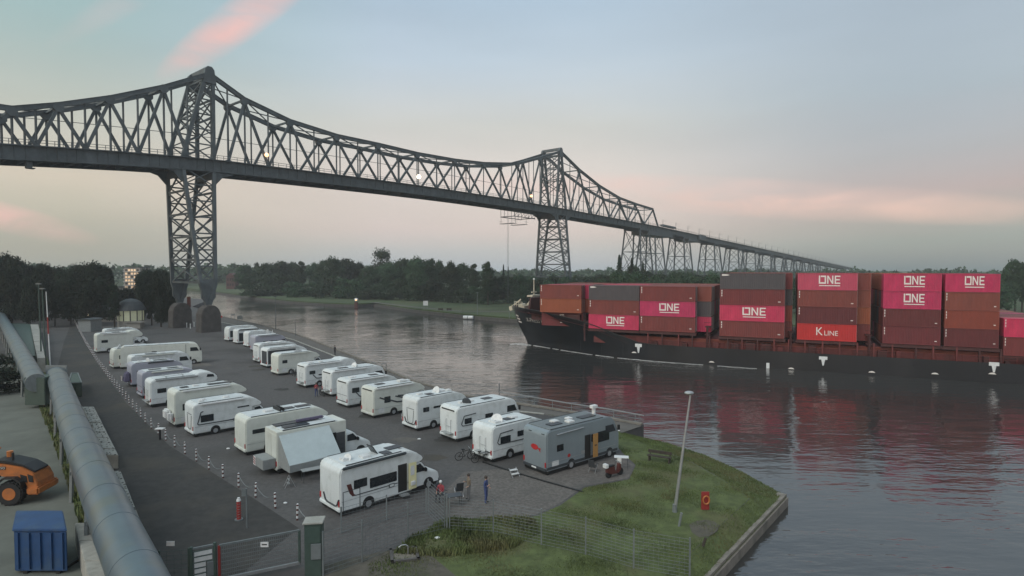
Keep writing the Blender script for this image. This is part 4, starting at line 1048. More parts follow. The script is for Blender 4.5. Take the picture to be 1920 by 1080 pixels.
def camper(px, py, kind, h, L, label, head=37, body='white', W_=2.42, windows=(), awn=None, hatches=(), dishes=(), rear=(), extra=None, win_r=None, door=None, pos=None):
    p = pos or P(px, py, GZ+.3); L *= 1.10; head += 7.5; W_ += .22; h += .30; t = thing('motorhome', label, 'motorhome', (p.x, p.y, GZ), R(head), 'motorhomes parked in two rows')
    bm_ = MT[body]; hb = .30
    if kind == 'semi':
        prof = [(.03,hb),(0,hb+.15),(0,h-.45),(.05,h-.15),(.2,h-.02),(.5,h+.03),(L-3.2,h+.05),(L-2.6,h-.03),(L-2.0,h-.26),(L-1.5,h-.66),(L-1.46,h-.80),(L-1.7,h-.95),(L-2.35,h-1.0),(L-2.35,hb)]
    elif kind == 'alcove':
        prof = [(.03,hb),(0,hb+.15),(0,h-.45),(.05,h-.15),(.2,h-.02),(.5,h+.03),(L-3.2,h+.06),(L-2.7,h+.28),(L-1.9,h+.3),(L-1.15,h+.05),(L-.75,h-.4),(L-.78,h-.75),(L-1.0,h-.92),(L-2.1,h-1.05),(L-2.35,h-1.1),(L-2.35,hb)]
    elif kind == 'integ':
        prof = [(.03,hb),(0,hb+.15),(0,h-.45),(.05,h-.15),(.2,h-.02),(.5,h+.03),(L-1.6,h+.05),(L-1.0,h-.05),(L-.6,h-.35),(L-.12,h-1.25),(L,h-1.45),(L,hb+.1),(L-.1,hb)]
    elif kind == 'caravan':
        prof = [(.15,hb),(0,hb+.25),(.0,h-.9),(.12,h-.2),(.4,h),(L-1.3,h+.02),(L-.6,h-.3),(L-.15,h-1.0),(L,hb+.5),(L-.1,hb)]
    else:  # box on a chassis
        prof = [(0,hb+.1),(0,h),(L-2.3,h),(L-2.3,hb+.1)]
    bd = obj('body', M().prism_y(prof, 0, W_).mesh('body', bevel=.09 if kind != 'box' else .03, seg=2, smooth=True), None, t, local=True); bd.data.materials.append(bm_)
    # roof skin, slightly greyer and dirtier
    x1 = L-3.0 if kind in ('semi','alcove','box') else L-1.7
    obj('roof_skin', M().box(.45, x1, .14, W_-.14, h+.0, h+.075), MT['roofw'] if body != 'silver' else MT['galv'], t, local=True, bevel=.02)
    if kind in ('semi','alcove','box'):
        cprof = [(L-2.36,.38),(L-2.36,2.0),(L-1.75,2.1),(L-1.55,2.05),(L-.95,1.32),(L-.25,1.12),(L-.05,.95),(L,.6),(L-.05,.33),(L-2.2,.33)]
        cb_ = obj('cab', M().prism_y(cprof, .12, W_-.12).mesh('cab', bevel=.07, smooth=True), None, t, local=True); cb_.data.materials.append(bm_ if body != 'cream' else MT['white'])
        ws = M().add([(L-1.52,.24,2.03),(L-.97,.2,1.36),(L-.97,W_-.2,1.36),(L-1.52,W_-.24,2.03)], [(0,1,2,3)])
        ws = M(); a=(L-1.50,2.03); b=(L-.94,1.36); ws.prism_y([(a[0],a[1]),(b[0],b[1]),(b[0]-.03,b[1]-.05),(a[0]-.03,a[1]-.05)], .24, W_-.24); 
        ws = M(); ws.add([(L-1.545+.02,.26,2.06),(L-.955+.02,.22,1.345),(L-.955+.02,W_-.22,1.345),(L-1.545+.02,W_-.26,2.06),(L-1.62,.26,2.0),(L-1.03,.22,1.3),(L-1.03,W_-.22,1.3),(L-1.62,W_-.26,2.0)], [(0,1,2,3),(7,6,5,4),(0,4,5,1),(1,5,6,2),(2,6,7,3),(3,7,4,0)])
        obj('windshield', ws, MT['glass'], t, local=True)
        for yy in (.105, W_-.125):
            cw = M().prism_y([(L-2.15,1.38),(L-2.15,1.88),(L-1.66,1.96),(L-1.12,1.36)], yy, yy+.02); obj('cab_window', cw, MT['glass'], t, local=True)
        obj('door_mirror', M().box(L-1.35,L-1.2,-.12,.1,1.35,1.62), MT['black'], t, local=True, bevel=.03)
        obj('bumper', M().box(L-.35,L+.04,.14,W_-.14,.32,.55), MT['dgrey'], t, local=True, bevel=.05)
        for yy in (.3, W_-.55): obj('headlight', M().box(L-.28,L+.005,yy,yy+.25,.75,.95), MT['hatch'], t, local=True, bevel=.03)
        xf = L-.95
    elif kind == 'integ':
        def fx(z): return L-.6 + (h-.35-z)/(.9)*.48
        obj('windshield', M().add([(fx(h-.42)+.02,.15,h-.42),(fx(h-1.2)+.02,.1,h-1.2),(fx(h-1.2)+.02,W_-.1,h-1.2),(fx(h-.42)+.02,W_-.15,h-.42),(fx(h-.42)-.05,.15,h-.42),(fx(h-1.2)-.05,.1,h-1.2),(fx(h-1.2)-.05,W_-.1,h-1.2),(fx(h-.42)-.05,W_-.15,h-.42)], [(0,1,2,3),(7,6,5,4),(0,4,5,1),(1,5,6,2),(2,6,7,3),(3,7,4,0)]), MT['glass'], t, local=True)
        obj('cab_window', M().prism_y([(L-1.7,h-1.25),(L-1.7,h-.65),(L-.75,h-.65),(L-.45,h-1.25)], -.015, .01), MT['glass'], t, local=True)
        obj('door_mirror', M().box(L-.35,L-.15,-.25,-.08,h-1.2,h-.75), MT['black'], t, local=True, bevel=.03); xf = L-1.2
    else: xf = None
    xr = (1.9 if L > 6 else 1.6) if kind != 'caravan' else L*.52
    if win_r: xr = win_r
    for xx in ([xr, xf] if xf else [xr]):
        a = bpy.data.objects.new('wheel_arch', ARCH); sc.collection.objects.link(a); a.parent = t; a.location = (xx, 0, .40)
        if xx == xf and kind in ('semi','alcove','box'): a.location.y = .118
        yo = .10 if a.location.y == 0 else .2
        add_wheel(t, xx, yo); add_wheel(t, xx, W_-yo, -1)
    for (x0, x1_, z0, z1) in windows:
        w_ = obj('window', M().box(x0,x1_,-.035,.01,z0,z1), MT['glass'], t, local=True, bevel=.03)
    if awn:
        obj('awning', M().box(awn[0],awn[1],-.14,.04,h-.14,h+.02), MT[awn[2]], t, local=True, bevel=.05)
    for x, y, s in hatches: hatch(t, x, y, h+.07, s, 'hatch' if s > 0 else 'black') if s > 0 else obj('solar_panel', M().box(x, x-s, y-.35, y+.35, h+.09, h+.13), MT['solar'], t, local=True)
    for d_ in dishes: dish(t, *d_)
    # rear: bumper line, lamps, number plate
    obj('rear_bumper', M().box(-.07,.06,.04,W_-.04,.30,.52), MT['dgrey'] if body == 'silver' else bm_, t, local=True, bevel=.04)
    for yy in (.07, W_-.2): obj('tail_lamp', M().box(-.05,.02,yy,yy+.13,.62,1.0), MT['redlamp'], t, local=True, bevel=.02)
    obj('number_plate', M().box(-.085,-.06,W_/2-.26,W_/2+.26,.34,.46), MT['whitep'], t, local=True)
    if 'window' in rear: obj('rear_window', M().box(-.03,.02,W_/2-.5,W_/2+.5,h-1.25,h-.75), MT['glass'], t, local=True, bevel=.03)
    if 'slot' in rear: obj('brake_lamp', M().box(-.03,.02,.35,W_-.35,h-.32,h-.22), MT['black'], t, local=True)
    if 'rack' in rear:
        q = M()
        for yy in (.75,1.45): q.tube([(-.02,yy,1.9),(-.12,yy,1.9),(-.12,yy,.75),(-.02,yy,.75)], .018)
        q.tube([(-.12,.75,1.3),(-.12,1.45,1.3)], .018); q.box(-.5,-.05,.45,1.75,.74,.77); obj('bike_rack', q, MT['alu'], t, local=True)
    if 'shape' in rear:
        o = [(.55,1.95),(.7,.75),(1.0,.62),(1.35,.62),(1.6,.75),(1.75,1.95)]; q = M()
        for a, b in zip(o, o[1:]): q.beam((-.012,a[0],a[1]),(-.012,b[0],b[1]),.04)
        q.beam((-.012,.5,2.05),(-.012,1.8,2.05),.03); obj('rear_moulding', q, MT['dgrey'], t, local=True)
    if 'seam' in rear: obj('panel_seam', M().box(-.012,.0,.1,W_-.1,1.35,1.38).box(-.05,.0,.12,W_-.12,.62,.7), MT['dgrey'], t, local=True)
    if 'swoosh' in rear:
        o = [(.1,1.1),(.35,.68),(.6,.6),(1.6,.6),(1.85,.68),(2.1,1.1)]; q = M()
        for a, b in zip(o, o[1:]): q.beam((-.03,a[0],a[1]),(-.03,b[0],b[1]),.13,.05)
        obj('rear_trim', q, MT['dgrey'], t, local=True)
    obj('underbody_light_block', M().box(.1, L-.3, .08, W_-.08, .07, .36), MT['black'], t, local=True)  # black box added under the body to block light and deepen shade there
    for yy in (.10, W_-.14): obj('roof_edge_rail', M().box(.5, x1-.2, yy, yy+.05, h+.03, h+.10), MT['dgrey'], t, local=True)
    obj('vent_grille', M().box(L*.45,L*.45+.45,-.012,.0,.95,1.2), MT['alu'], t, local=True)
    obj('service_flap', M().box(.55,1.25,-.010,.0,.45,1.0), MT['hatch'], t, local=True, bevel=.004) if kind not in ('box',) else None
    # thin metal moulding along the side
    obj('side_moulding', M().box(.1, (L-2.4 if kind in('semi','alcove','box') else L-.4), -.012, 0, .92, .95), MT['alu'], t, local=True)
    if door: obj('door', M().box(door, door+.65, -.02, 0, .5, 2.2), bm_, t, local=True, bevel=.015)
    if extra: extra(t, L, h, W_)
    return t
def bar(name, t, box, m_): return obj(name, M().box(*box), MT[m_], t, local=True)

# --- left row, far to near
camper(182,660,'alcove',3.25,7.4,'tall cream motorhome at the far end of the left row, beside the entrance fence', 38, 'cream', windows=((.7,1.7,1.9,2.4),), hatches=((1.2,1.1,.7),(2.6,1.1,-1.2),(4,1.1,.5)), awn=(.9,4.6,'whitep'))
def truckx(t, L, h, W_):
    bar('door_opening', t, (4.15,4.85,-.012,.01,.9,2.5), 'black'); bar('cab_seam', t, (L-2.36,L-2.30,-.015,.02,.9,h-.1), 'dgrey')
camper(196,646,'semi',3.0,7.0,'white motorhome mostly hidden behind the tall cream one at the far end', 36, 'white', hatches=((1.5,1.1,-1.0),(3.5,1.1,.6)), awn=(.8,4.5,'whitep'))
camper(0,0,'integ',3.1,10.2,'very long cream motorhome with open door, sticking out into the lane', 24, 'cream', windows=((5.9,7.1,1.55,1.95),), hatches=((2,1.1,.6),(5,1.1,.6)), pos=P(226,689,GZ+.3), extra=truckx, win_r=3.2)
camper(213,689,'caravan',2.8,6.4,'cream white caravan with small side window, third from the far end of the left row', 38, 'cream', windows=((.75,1.6,1.5,2.1),(2.2,4.2,1.65,1.8)), hatches=((1.5,1.1,.5),(3.6,1.1,.5)), rear=('seam',), awn=(.8,4.3,'whitep'), dishes=((1.0,1.2,2.85,.4,2.5),))
camper(246,705,'integ',2.75,7.2,'white motorhome with cream awning case half hidden behind the two bike carrying ones', 36, 'white', windows=((.8,1.7,1.5,2.0),(5.2,5.9,1.4,1.9)), awn=(1.3,5.6,'cream'), hatches=((2,1.1,-1.4),(4.2,1.1,.6)))
def purple(t, L, h, W_):
    obj('bike_cover', M().add([(-.75,.3,.7),(-.75,1.9,.7),(-.08,1.95,.7),(-.08,.25,.7),(-.5,.4,1.85),(-.5,1.7,1.9),(-.08,1.8,2.0),(-.08,.35,1.95)], [(3,2,1,0),(4,5,6,7),(0,1,5,4),(1,2,6,5),(2,3,7,6),(3,0,4,7)]), MT['purple'], t, local=True, bevel=.12)
    obj('warning_board', M().box(-.85,-.82,1.2,1.75,.8,1.4), MT['whitep'], t, local=True)
    for i in range(3): obj('warning_stripe', M().add([(-.86,1.22,.85+i*.2),(-.86,1.73,1.0+i*.2),(-.86,1.73,1.08+i*.2),(-.86,1.22,.93+i*.2)], [(0,1,2,3)]), MT['redw'], t, local=True)
camper(247,722,'semi',2.75,6.9,'white motorhome with a purple covered bike rack and striped warning board', 37, 'lilac', windows=((.6,1.6,1.6,2.1),), awn=(1.9,5.0,'awn'), hatches=((2.8,1.2,-1.6),(1.2,1.1,.5)), dishes=((2.1,.8,2.8,.35,.5),), extra=purple)
camper(267,743,'semi',2.8,6.9,'pale lilac motorhome with black solar panels, just before the round nosed alcove one', 37, 'lilac', windows=((1.1,1.9,1.7,2.2),), awn=(1.0,4.5,'cream'), hatches=((1.0,1.3,-1.3),(3.0,1.2,-1.3),(4.4,1.1,.5)), rear=('seam',))
def alc(t, L, h, W_):
    obj('alcove_window', M().prism_y([(L-2.0,h-.30),(L-1.9,h+.02),(L-1.25,h-.05),(L-1.15,h-.35)], -.03, .0), MT['glass'], t, local=True)
    q = M()
    for x in (1.6,1.7,3.3,3.4): q.beam((x,.3,h+.07),(x,.3,h+.25),.04); q.beam((x,1.9,h+.07),(x,1.9,h+.25),.04)
    q.tube([(1.6,.3,h+.25),(3.4,.3,h+.25),(3.4,1.9,h+.25),(1.6,1.9,h+.25),(1.6,.3,h+.25)],.025); obj('roof_rack', q, MT['alu'], t, local=True)
camper(283,760,'alcove',2.75,7.1,'white motorhome with bulging over-cab nose and dark bicycle rack, middle of the left row', 37, 'white', windows=((.65,1.55,1.55,2.05),), awn=(.5,4.9,'alu'), rear=('rack',), extra=alc)
def boxes8(t, L, h, W_):
    obj('rear_locker', M().box(-.55,-.05,.95,2.15,.75,1.65), MT['whitep'], t, local=True, bevel=.12); obj('scooter_cover', M().box(-.5,-.06,.1,.85,.55,1.6), MT['hatch'], t, local=True, bevel=.2)
camper(328,797,'semi',3.25,7.6,'tall cream motorhome with white lockers on its tail and a ladder', 37, 'cream', windows=((.7,1.7,1.6,2.25),(4.6,5.2,1.9,2.4)), awn=(.7,5.2,'whitep'), hatches=((.9,1.4,-.7),(2.3,1.4,.5),(3.4,1.2,-1.6),(5,1.2,-.9)), extra=boxes8)
def pilotx(t, L, h, W_):
    q = M()
    for a, b in (((.35,1.2),(.65,2.25)),((.65,2.25),(.85,2.3)),((.35,1.2),(.45,1.12)),((.45,1.12),(3.6,1.1))): q.beam((a[0],-.015,a[1]),(b[0],-.015,b[1]),.09,.03,up=(0,1,0))
    obj('decal', q, MT['dgrey'], t, local=True)
camper(363,815,'semi',2.72,7.0,'white motorhome with black swept line round its big rear side window', 37, 'white', windows=((.62,1.75,1.3,1.95),(3.9,5.0,2.12,2.25)), hatches=((1.2,1.3,.45),(.9,.8,.4),(3.2,1.0,.5)), rear=('shape',), extra=pilotx, awn=(.6,4.6,'whitep'))
def L10x(t, L, h, W_):
    for x in (3.0,3.3): obj('roof_rail', M().box(x,x+.08,.3,1.9,h+.07,h+.35), MT['black'], t, local=True)
    obj('door_open', M().box(L-3.2,L-2.6,-.5,-.46,.6,2.2), MT['hatch'], t, local=True)
    bar('garage_flap', t, (.3,1.5,-.012,0,.5,1.15), 'cream')
camper(461,849,'semi',2.8,8.0,'beige old motorhome with brown solar panels, behind the one with the side tent', 36, 'cream', W_=2.45, windows=((.55,1.6,1.75,2.1),(4.0,4.6,1.6,2.1),(4.9,5.5,1.6,2.1)), hatches=((2.3,1.2,.7),(3.5,1.1,-1.0),(4.7,1.1,-1.3)), extra=L10x)
def L11x(t, L, h, W_):
    # side tent: sloping roof sheet, front and end walls
    a, b = (.15,0,h-.25), (4.15,0,h-.15); c, d = (4.15,-2.0,1.25), (.15,-2.0,1.1)
    obj('tent_roof', M().add([a,b,c,d,(.15,0,h-.29),(4.15,0,h-.19),(4.15,-2.0,1.21),(.15,-2.0,1.06)], [(0,1,2,3),(7,6,5,4),(0,4,5,1),(1,5,6,2),(2,6,7,3),(3,7,4,0)]), MT['tarp'], t, local=True)
    obj('tent_wall', M().box(.15,4.15,-2.03,-1.99,.62,1.15), MT['tarpdark'], t, local=True)
    obj('tent_end', M().add([(.15,0,h-.3),(.15,-2.0,1.1),(.15,-2.0,.6),(.15,0,.6),(.19,0,h-.3),(.19,-2.0,1.1),(.19,-2.0,.6),(.19,0,.6)], [(0,1,2,3),(7,6,5,4),(0,4,5,1),(1,5,6,2),(2,6,7,3),(3,7,4,0)]), MT['tarpdark'], t, local=True)
    obj('tent_end', M().add([(4.15,0,h-.3),(4.15,-2.0,1.2),(4.15,-2.0,.6),(4.15,0,.6),(4.11,0,h-.3),(4.11,-2.0,1.2),(4.11,-2.0,.6),(4.11,0,.6)], [(0,1,2,3),(7,6,5,4),(0,4,5,1),(1,5,6,2),(2,6,7,3),(3,7,4,0)]), MT['tarpdark'], t, local=True)
    bar('door_opening', t, (3.35,4.75,-.012,.02,.8,2.35), 'black'); obj('door_leaf', M().box(4.5,5.25,-.55,-.5,.75,2.45), MT['dgrey'], t, local=True, bevel=.02)
    obj('tail_box', M().box(-1.0,-.06,.15,2.1,.5,1.25), MT['tarpdark'], t, local=True, bevel=.03)
    obj('rear_door', M().box(-.03,0,.12,1.08,.7,h-.25), MT['cream'], t, local=True, bevel=.01); obj('rear_door', M().box(-.03,0,1.14,2.1,.7,h-.25), MT['cream'], t, local=True, bevel=.01)
    obj('warning_board', M().box(-1.04,-1.01,1.6,2.1,.55,1.2), MT['whitep'], t, local=True)
    for i in range(3): obj('warning_stripe', M().add([(-1.05,1.62,.6+i*.19),(-1.05,2.08,.72+i*.19),(-1.05,2.08,.81+i*.19),(-1.05,1.62,.69+i*.19)], [(0,1,2,3)]), MT['redw'], t, local=True)
    obj('solar_panel', M().box(.7,2.7,.35,1.0,h+.12,h+.16), MT['solar'], t, local=True); obj('solar_panel', M().box(.4,3.9,1.35,2.0,h+.12,h+.16), MT['solar'], t, local=True)
    obj('kayak_bag', M().box(2.0,4.3,1.2,1.6,h+.17,h+.36), MT['purple'], t, local=True, bevel=.08)
camper(520,883,'box',2.9,7.2,'boxy camper truck with a pale grey side tent and an open dark door', 35, 'cream', W_=2.25, extra=L11x, win_r=2.0)
def L12x(t, L, h, W_):
    q = M().prism_y([(.45,1.95),(.75,1.95),(.95,1.25),(1.15,1.12),(.85,1.12),(.65,1.35)], -.02, .0); obj('decal', q, MT['bordeaux'], t, local=True)
    q = M().beam((1.0,-.015,1.14),(4.2,-.015,1.12),.05,.03,up=(0,1,0))
    obj('pinstripe', q, MT['dgrey'], t, local=True)
    bar('door_opening', t, (4.25,4.95,-.02,.02,.45,2.3), 'black')
    d_ = obj('door_leaf', M().box(4.97,5.62,-.22,-.17,.48,2.3), MT['doorcream'], t, local=True, bevel=.03)
    obj('door_window', M().box(5.12,5.42,-.235,-.165,1.45,2.1), MT['hatch'], d_, local=True); obj('waste_bin', M().box(5.1,5.5,-.32,-.22,.75,1.05), MT['hatch'], d_, local=True, bevel=.04)
    obj('garage_door', M().box(.22,1.35,-.012,0,.36,1.52), MT['white'], t, local=True, bevel=.01); 
    q = M()
    for a, b in (((.2,.34),(1.37,.34)),((1.37,.34),(1.37,1.54)),((1.37,1.54),(.2,1.54)),((.2,1.54),(.2,.34))): q.beam((a[0],-.012,a[1]),(b[0],-.012,b[1]),.03,.03,up=(0,1,0))
    obj('door_seal', q, MT['dgrey'], t, local=True)
    obj('toilet_flap', M().box(3.55,3.95,-.025,0,.95,1.2), MT['dgrey'], t, local=True, bevel=.02); obj('toilet_flap', M().box(3.6,3.9,-.032,0,1.0,1.15), MT['white'], t, local=True)
    obj('roof_vent_open', M().add([(3.1,.75,h+.1),(3.1,1.45,h+.1),(2.75,1.45,h+.62),(2.75,.75,h+.62),(3.14,.75,h+.1),(3.14,1.45,h+.1),(2.79,1.45,h+.62),(2.79,.75,h+.62)], [(0,1,2,3),(7,6,5,4),(0,4,5,1),(1,5,6,2),(2,6,7,3),(3,7,4,0)]), MT['solar'], t, local=True)
    q = M()
    for yy in (.72,1.48): q.beam((3.12,yy,h+.1),(2.77,yy,h+.64),.05)
    q.beam((2.77,.72,h+.64),(2.77,1.48,h+.64),.05); obj('vent_frame', q, MT['black'], t, local=True)
    obj('entry_step', M().box(4.3,4.9,-.45,-.03,.24,.30), MT['alu'], t, local=True)
camper(638,962,'semi',2.78,7.1,'white motorhome nearest the gate with brown swoosh and open yellowish door', 37, 'white', W_=2.5, windows=((.95,1.9,1.55,2.1),(2.1,4.15,1.3,1.95)), awn=(.15,4.9,'awn'), hatches=((1.0,1.2,.55),(2.2,.8,.6),(4.1,1.2,-1.1),(3.35,.6,-.6)), rear=('swoosh',), dishes=((1.15,1.1,2.8,.28,3.5),), extra=L12x, win_r=2.0)

# --- right row, far to near
camper(429,638,'caravan',2.75,6.0,'farthest white caravan of the waterside row, dark striped side', 38, 'white', windows=((.3,1.9,.9,2.3),(2.2,4.2,1.0,2.0)), hatches=((3,1.1,.5),))
camper(446,643,'semi',2.7,6.4,'white motorhome with a grey slatted side, second from the far end of the waterside row', 38, 'white', windows=((.25,2.0,.6,2.3),), hatches=((3,1.1,.5),), awn=(.2,4.3,'dgrey'))
camper(466,649,'semi',2.75,6.2,'plain white square backed motorhome, third from the far end of the waterside row', 38, 'white', windows=(), hatches=((2,1.1,.5),))
def vanx(t, L, h, W_):
    obj('roof_bar', M().tube([(2.6,.4,h),(2.6,.4,h+1.0),(2.6,1.0,h+1.0),(2.6,1.0,h)],.05).tube([(3.4,.4,h),(3.4,.4,h+.9)],.05), MT['whitep'], t, local=True)
camper(479,657,'semi',2.65,6.6,'grey van camper with white bars on its roof in the waterside row', 37, 'lilac', windows=((1.4,2.3,1.2,1.9),(2.6,4.2,1.3,1.9)), awn=(.8,4.6,'alu'), extra=vanx, hatches=((4.0,1.1,.5),))
camper(486,678,'semi',2.8,7.3,'white motorhome with an open rear rack next to the dark sided one', 37, 'white', windows=((.8,1.5,1.5,2.0),), rear=('rack','slot'), hatches=((2.2,1.2,.9),(4.2,1.2,.6)), awn=(.6,4.8,'whitep'))
def darkx(t, L, h, W_): bar('rear_panel', t, (-.012,.0,.15,2.05,.6,h-.45), 'dgrey'); bar('side_panel', t, (.15,4.6,-.012,0,.6,h-.35), 'dgrey')
camper(501,687,'semi',2.75,7.3,'white roofed motorhome with dark grey rear and side panels', 37, 'white', windows=(), hatches=((3,1.2,.6),), extra=darkx, awn=(.4,4.8,'whitep'))
camper(522,701,'semi',2.78,7.2,'plain cream motorhome with one small dark side window', 37, 'cream', windows=((.6,1.35,1.75,2.2),), hatches=((3,1.2,-1.0),), awn=(.5,5.0,'cream'))
def pod(t, L, h, W_):
    obj('roof_fairing', M().prism_y([(L-3.4,h+.05),(L-3.0,h+.4),(L-2.4,h+.62),(L-1.9,h+.6),(L-1.4,h+.3),(L-1.0,h-.3),(L-1.6,h-.2)], .25, W_-.25).mesh('fairing', bevel=.15, smooth=True), None, t, local=True).data.materials.append(MT['white'])
def supx(t, L, h, W_):
    q = M()
    for a, b in (((1.0,1.7),(1.5,1.15)),((1.5,1.15),(4.4,1.05))): q.beam((a[0],-.015,a[1]),(b[0],-.015,b[1]),.11,.03,up=(0,1,0))
    obj('decal', q, MT['dgrey'], t, local=True)
camper(573,724,'alcove',2.72,7.4,'white motorhome with high domed nose and a loaded dark bike rack', 37, 'white', windows=((.55,1.35,1.75,2.2),(1.8,4.5,1.5,1.65)), rear=('rack','slot'), hatches=((1.2,1.2,.8),(2.6,.9,.5)), awn=(.3,4.9,'whitep'), extra=supx)
camper(622,740,'integ',2.8,7.0,'white motorhome with a long roof awning and white satellite dish, beside a red clad cyclist', 36, 'white', windows=((1.2,3.6,1.7,1.95),), rear=('slot','rack'), hatches=((1.5,1.2,-1.2),(3.8,1.2,.6)), awn=(.3,4.8,'whitep'), dishes=((3.6,1.1,2.85,.42,3.4),))
camper(652,761,'semi',2.78,7.3,'white square tailed motorhome with black line across the back and one tall dark window', 36, 'white', windows=((.55,1.45,1.65,2.2),(1.7,3.3,1.9,2.0)), rear=('slot','seam'), hatches=((1.2,1.2,.7),(3.4,1.2,-1.0)), awn=(.3,5.0,'whitep'), extra=supx)
def carax(t, L, h, W_):
    q = M()
    for a, b in (((.7,2.1),(1.3,1.85)),((2.0,1.65),(2.8,1.35)),((2.8,1.35),(4.4,1.3)),((2.6,2.0),(3.6,1.7)),((3.6,1.95),(2.9,2.02))): q.beam((a[0],-.015,a[1]),(b[0],-.015,b[1]),.14,.03,up=(0,1,0))
    obj('decal', q, MT['dgrey'], t, local=True); obj('roof_vent_open', M().box(3.7,4.5,.8,1.5,h+.1,h+.3), MT['hatch'], t, local=True, bevel=.03)
camper(701,780,'semi',2.82,7.2,'cream white motorhome with black zigzag side graphics and a bicycle on its tail', 36, 'cream', windows=((1.25,2.0,1.45,2.1),(3.9,4.5,1.6,2.0)), rear=('slot',), hatches=((1.1,1.5,-1.0),(4.8,1.2,.6)), awn=(.3,4.9,'whitep'), extra=carax, win_r=2.4)
camper(782,804,'semi',2.84,6.8,'round tailed white motorhome with a shield shaped rear moulding and dish', 35, 'white', windows=((.7,1.4,1.75,2.2),(1.9,3.2,1.95,2.15)), rear=('shape','swoosh'), hatches=((1.2,1.4,.5),(1.6,.8,-.7),(3.6,1.2,.7),(4.4,1.0,.5)), dishes=((3.0,1.1,2.9,.45,3.3),))
def intx(t, L, h, W_):
    q = M()
    for a, b in (((.55,1.55),(.85,2.25)),((.85,2.25),(2.2,2.32)),((.55,1.55),(.7,1.38)),((.7,1.38),(4.6,1.32))): q.beam((a[0],-.015,a[1]),(b[0],-.015,b[1]),.07,.03,up=(0,1,0))
    obj('decal', q, MT['dgrey'], t, local=True)
camper(856,824,'integ',2.75,7.0,'boxy white motorhome with full height windscreen, dark dish and empty rear rack', 34, 'white', W_=2.4, windows=((.9,1.7,1.5,2.0),(3.3,4.2,1.5,2.05)), rear=('rack','slot'), hatches=((1.5,1.4,.4),(2.6,1.3,.5),(4.0,1.3,-1.0)), dishes=((1.8,.9,2.8,.42,.6,'dgrey'),), extra=intx)
def boxx(t, L, h, W_): intx(t, L, h, W_); obj('rear_lamp_bar', M().box(-.03,.0,.1,.7,.75,.85), MT['dgrey'], t, local=True)
camper(923,862,'semi',2.55,6.9,'white motorhome with bicycles behind it, next to the grey coach', 34, 'white', W_=2.4, windows=((.85,1.95,1.4,1.95),(2.7,3.5,1.65,2.1),(4.1,4.5,1.9,2.2)), rear=('rack',), hatches=((2.2,1.1,-.9),(3.2,1.2,.7),(1.3,1.1,.9)), dishes=((1.4,1.1,2.6,.5,3.6),), extra=boxx)
def greyx(t, L, h, W_):
    bar('door_opening', t, (4.1,4.75,-.02,.02,.45,2.35), 'black')
    d_ = obj('door_leaf', M().box(4.78,5.35,-.30,-.25,.5,2.4), MT['wood'], t, local=True, bevel=.02)
    obj('door_handle', M().box(4.95,5.15,-.34,-.30,1.45,1.52), MT['black'], d_, local=True)
    # red fish emblem on the tail
    n = 14; o = [(-.02, 1.35+.42*math.cos(2*math.pi*i/n)*1.0, 1.95+.22*math.sin(2*math.pi*i/n)) for i in range(n)]
    obj('emblem', M().add(o, [tuple(range(n))]).add([(-.02,1.0,1.95),(-.02,.68,1.62),(-.02,.62,1.95),(-.02,.72,1.85)], [(0,1,3),(0,2,3)]), MT['redlamp'], t, local=True)
    obj('emblem', M().add([(2.35+.16*math.cos(2*math.pi*i/n), -.012, 1.12+.14*math.sin(2*math.pi*i/n)) for i in range(n)], [tuple(range(n))]), MT['redlamp'], t, local=True)
    for yy in (.3,.42,.54,1.75,1.87,1.99): obj('marker_lamp', M().cyl((-.03,yy,h-.25),(.0,yy,h-.25),.035,n=8), MT['black'], t, local=True)
    obj('awning_rail', M().cyl((1.0,-.06,h-.38),(3.9,-.06,h-.30),.05,n=6), MT['alu'], t, local=True)
    obj('camera_mast', M().cyl((L-1.6,1.4,h),(L-1.6,1.4,h+.55),.16,n=8).box(L-1.9,L-1.3,1.2,1.6,h+.55,h+.8), MT['whitep'], t, local=True, bevel=.02)
    obj('lower_stripe', M().box(0.02,L-.2,-.014,0,.42,.62), MT['dgrey'], t, local=True)
camper(1025,886,'integ',3.05,7.5,'big grey coach camper at the end of the waterside row with open orange brown door', 32, 'silver', W_=2.5, windows=((1.05,1.75,1.65,2.15),(4.85,5.1,1.7,2.3),(5.6,7.0,1.5,2.35)), hatches=((2.3,1.6,.6),(3.2,.8,.6),(3.8,1.5,.5),(1.2,1.1,-1.2),(4.6,1.1,-1.6)), extra=greyx, win_r=2.6)

# ================================================================== bollards with chains
bp_px = [(602,1000),(557,975),(478,932),(388,878),(318,832),(274,795),(236,750),(206,712),(180,676),(161,646),(151,626),(140,605)]
bp_ = [P(*q) for q in bp_px]
def along(pts, step):
    out = []; carry = 0
    for a, b in zip(pts, pts[1:]):
        L_ = (b-a).length; d = carry
        while d < L_: out.append(a + (b-a)*(d/L_)); d += step
        carry = d - L_
    return out
bol = thing('bollard', 'striped red and white post nearest the gate pillar', 'bollard', (0,0,0), 0, 'striped posts along the road')
obj('post', M().cyl((0,0,0),(0,0,1.0),.06,n=10), MT['dgrey'], bol, local=True)
for z in (.12,.42,.72): obj('white_band', M().cyl((0,0,z),(0,0,z+.16),.066,n=10), MT['whitep'], bol, local=True)
obj('cap', M().cyl((0,0,1.0),(0,0,1.03),.07,.03,n=10), MT['whitep'], bol, local=True)
spots = along(bp_, 2.75); prev = None
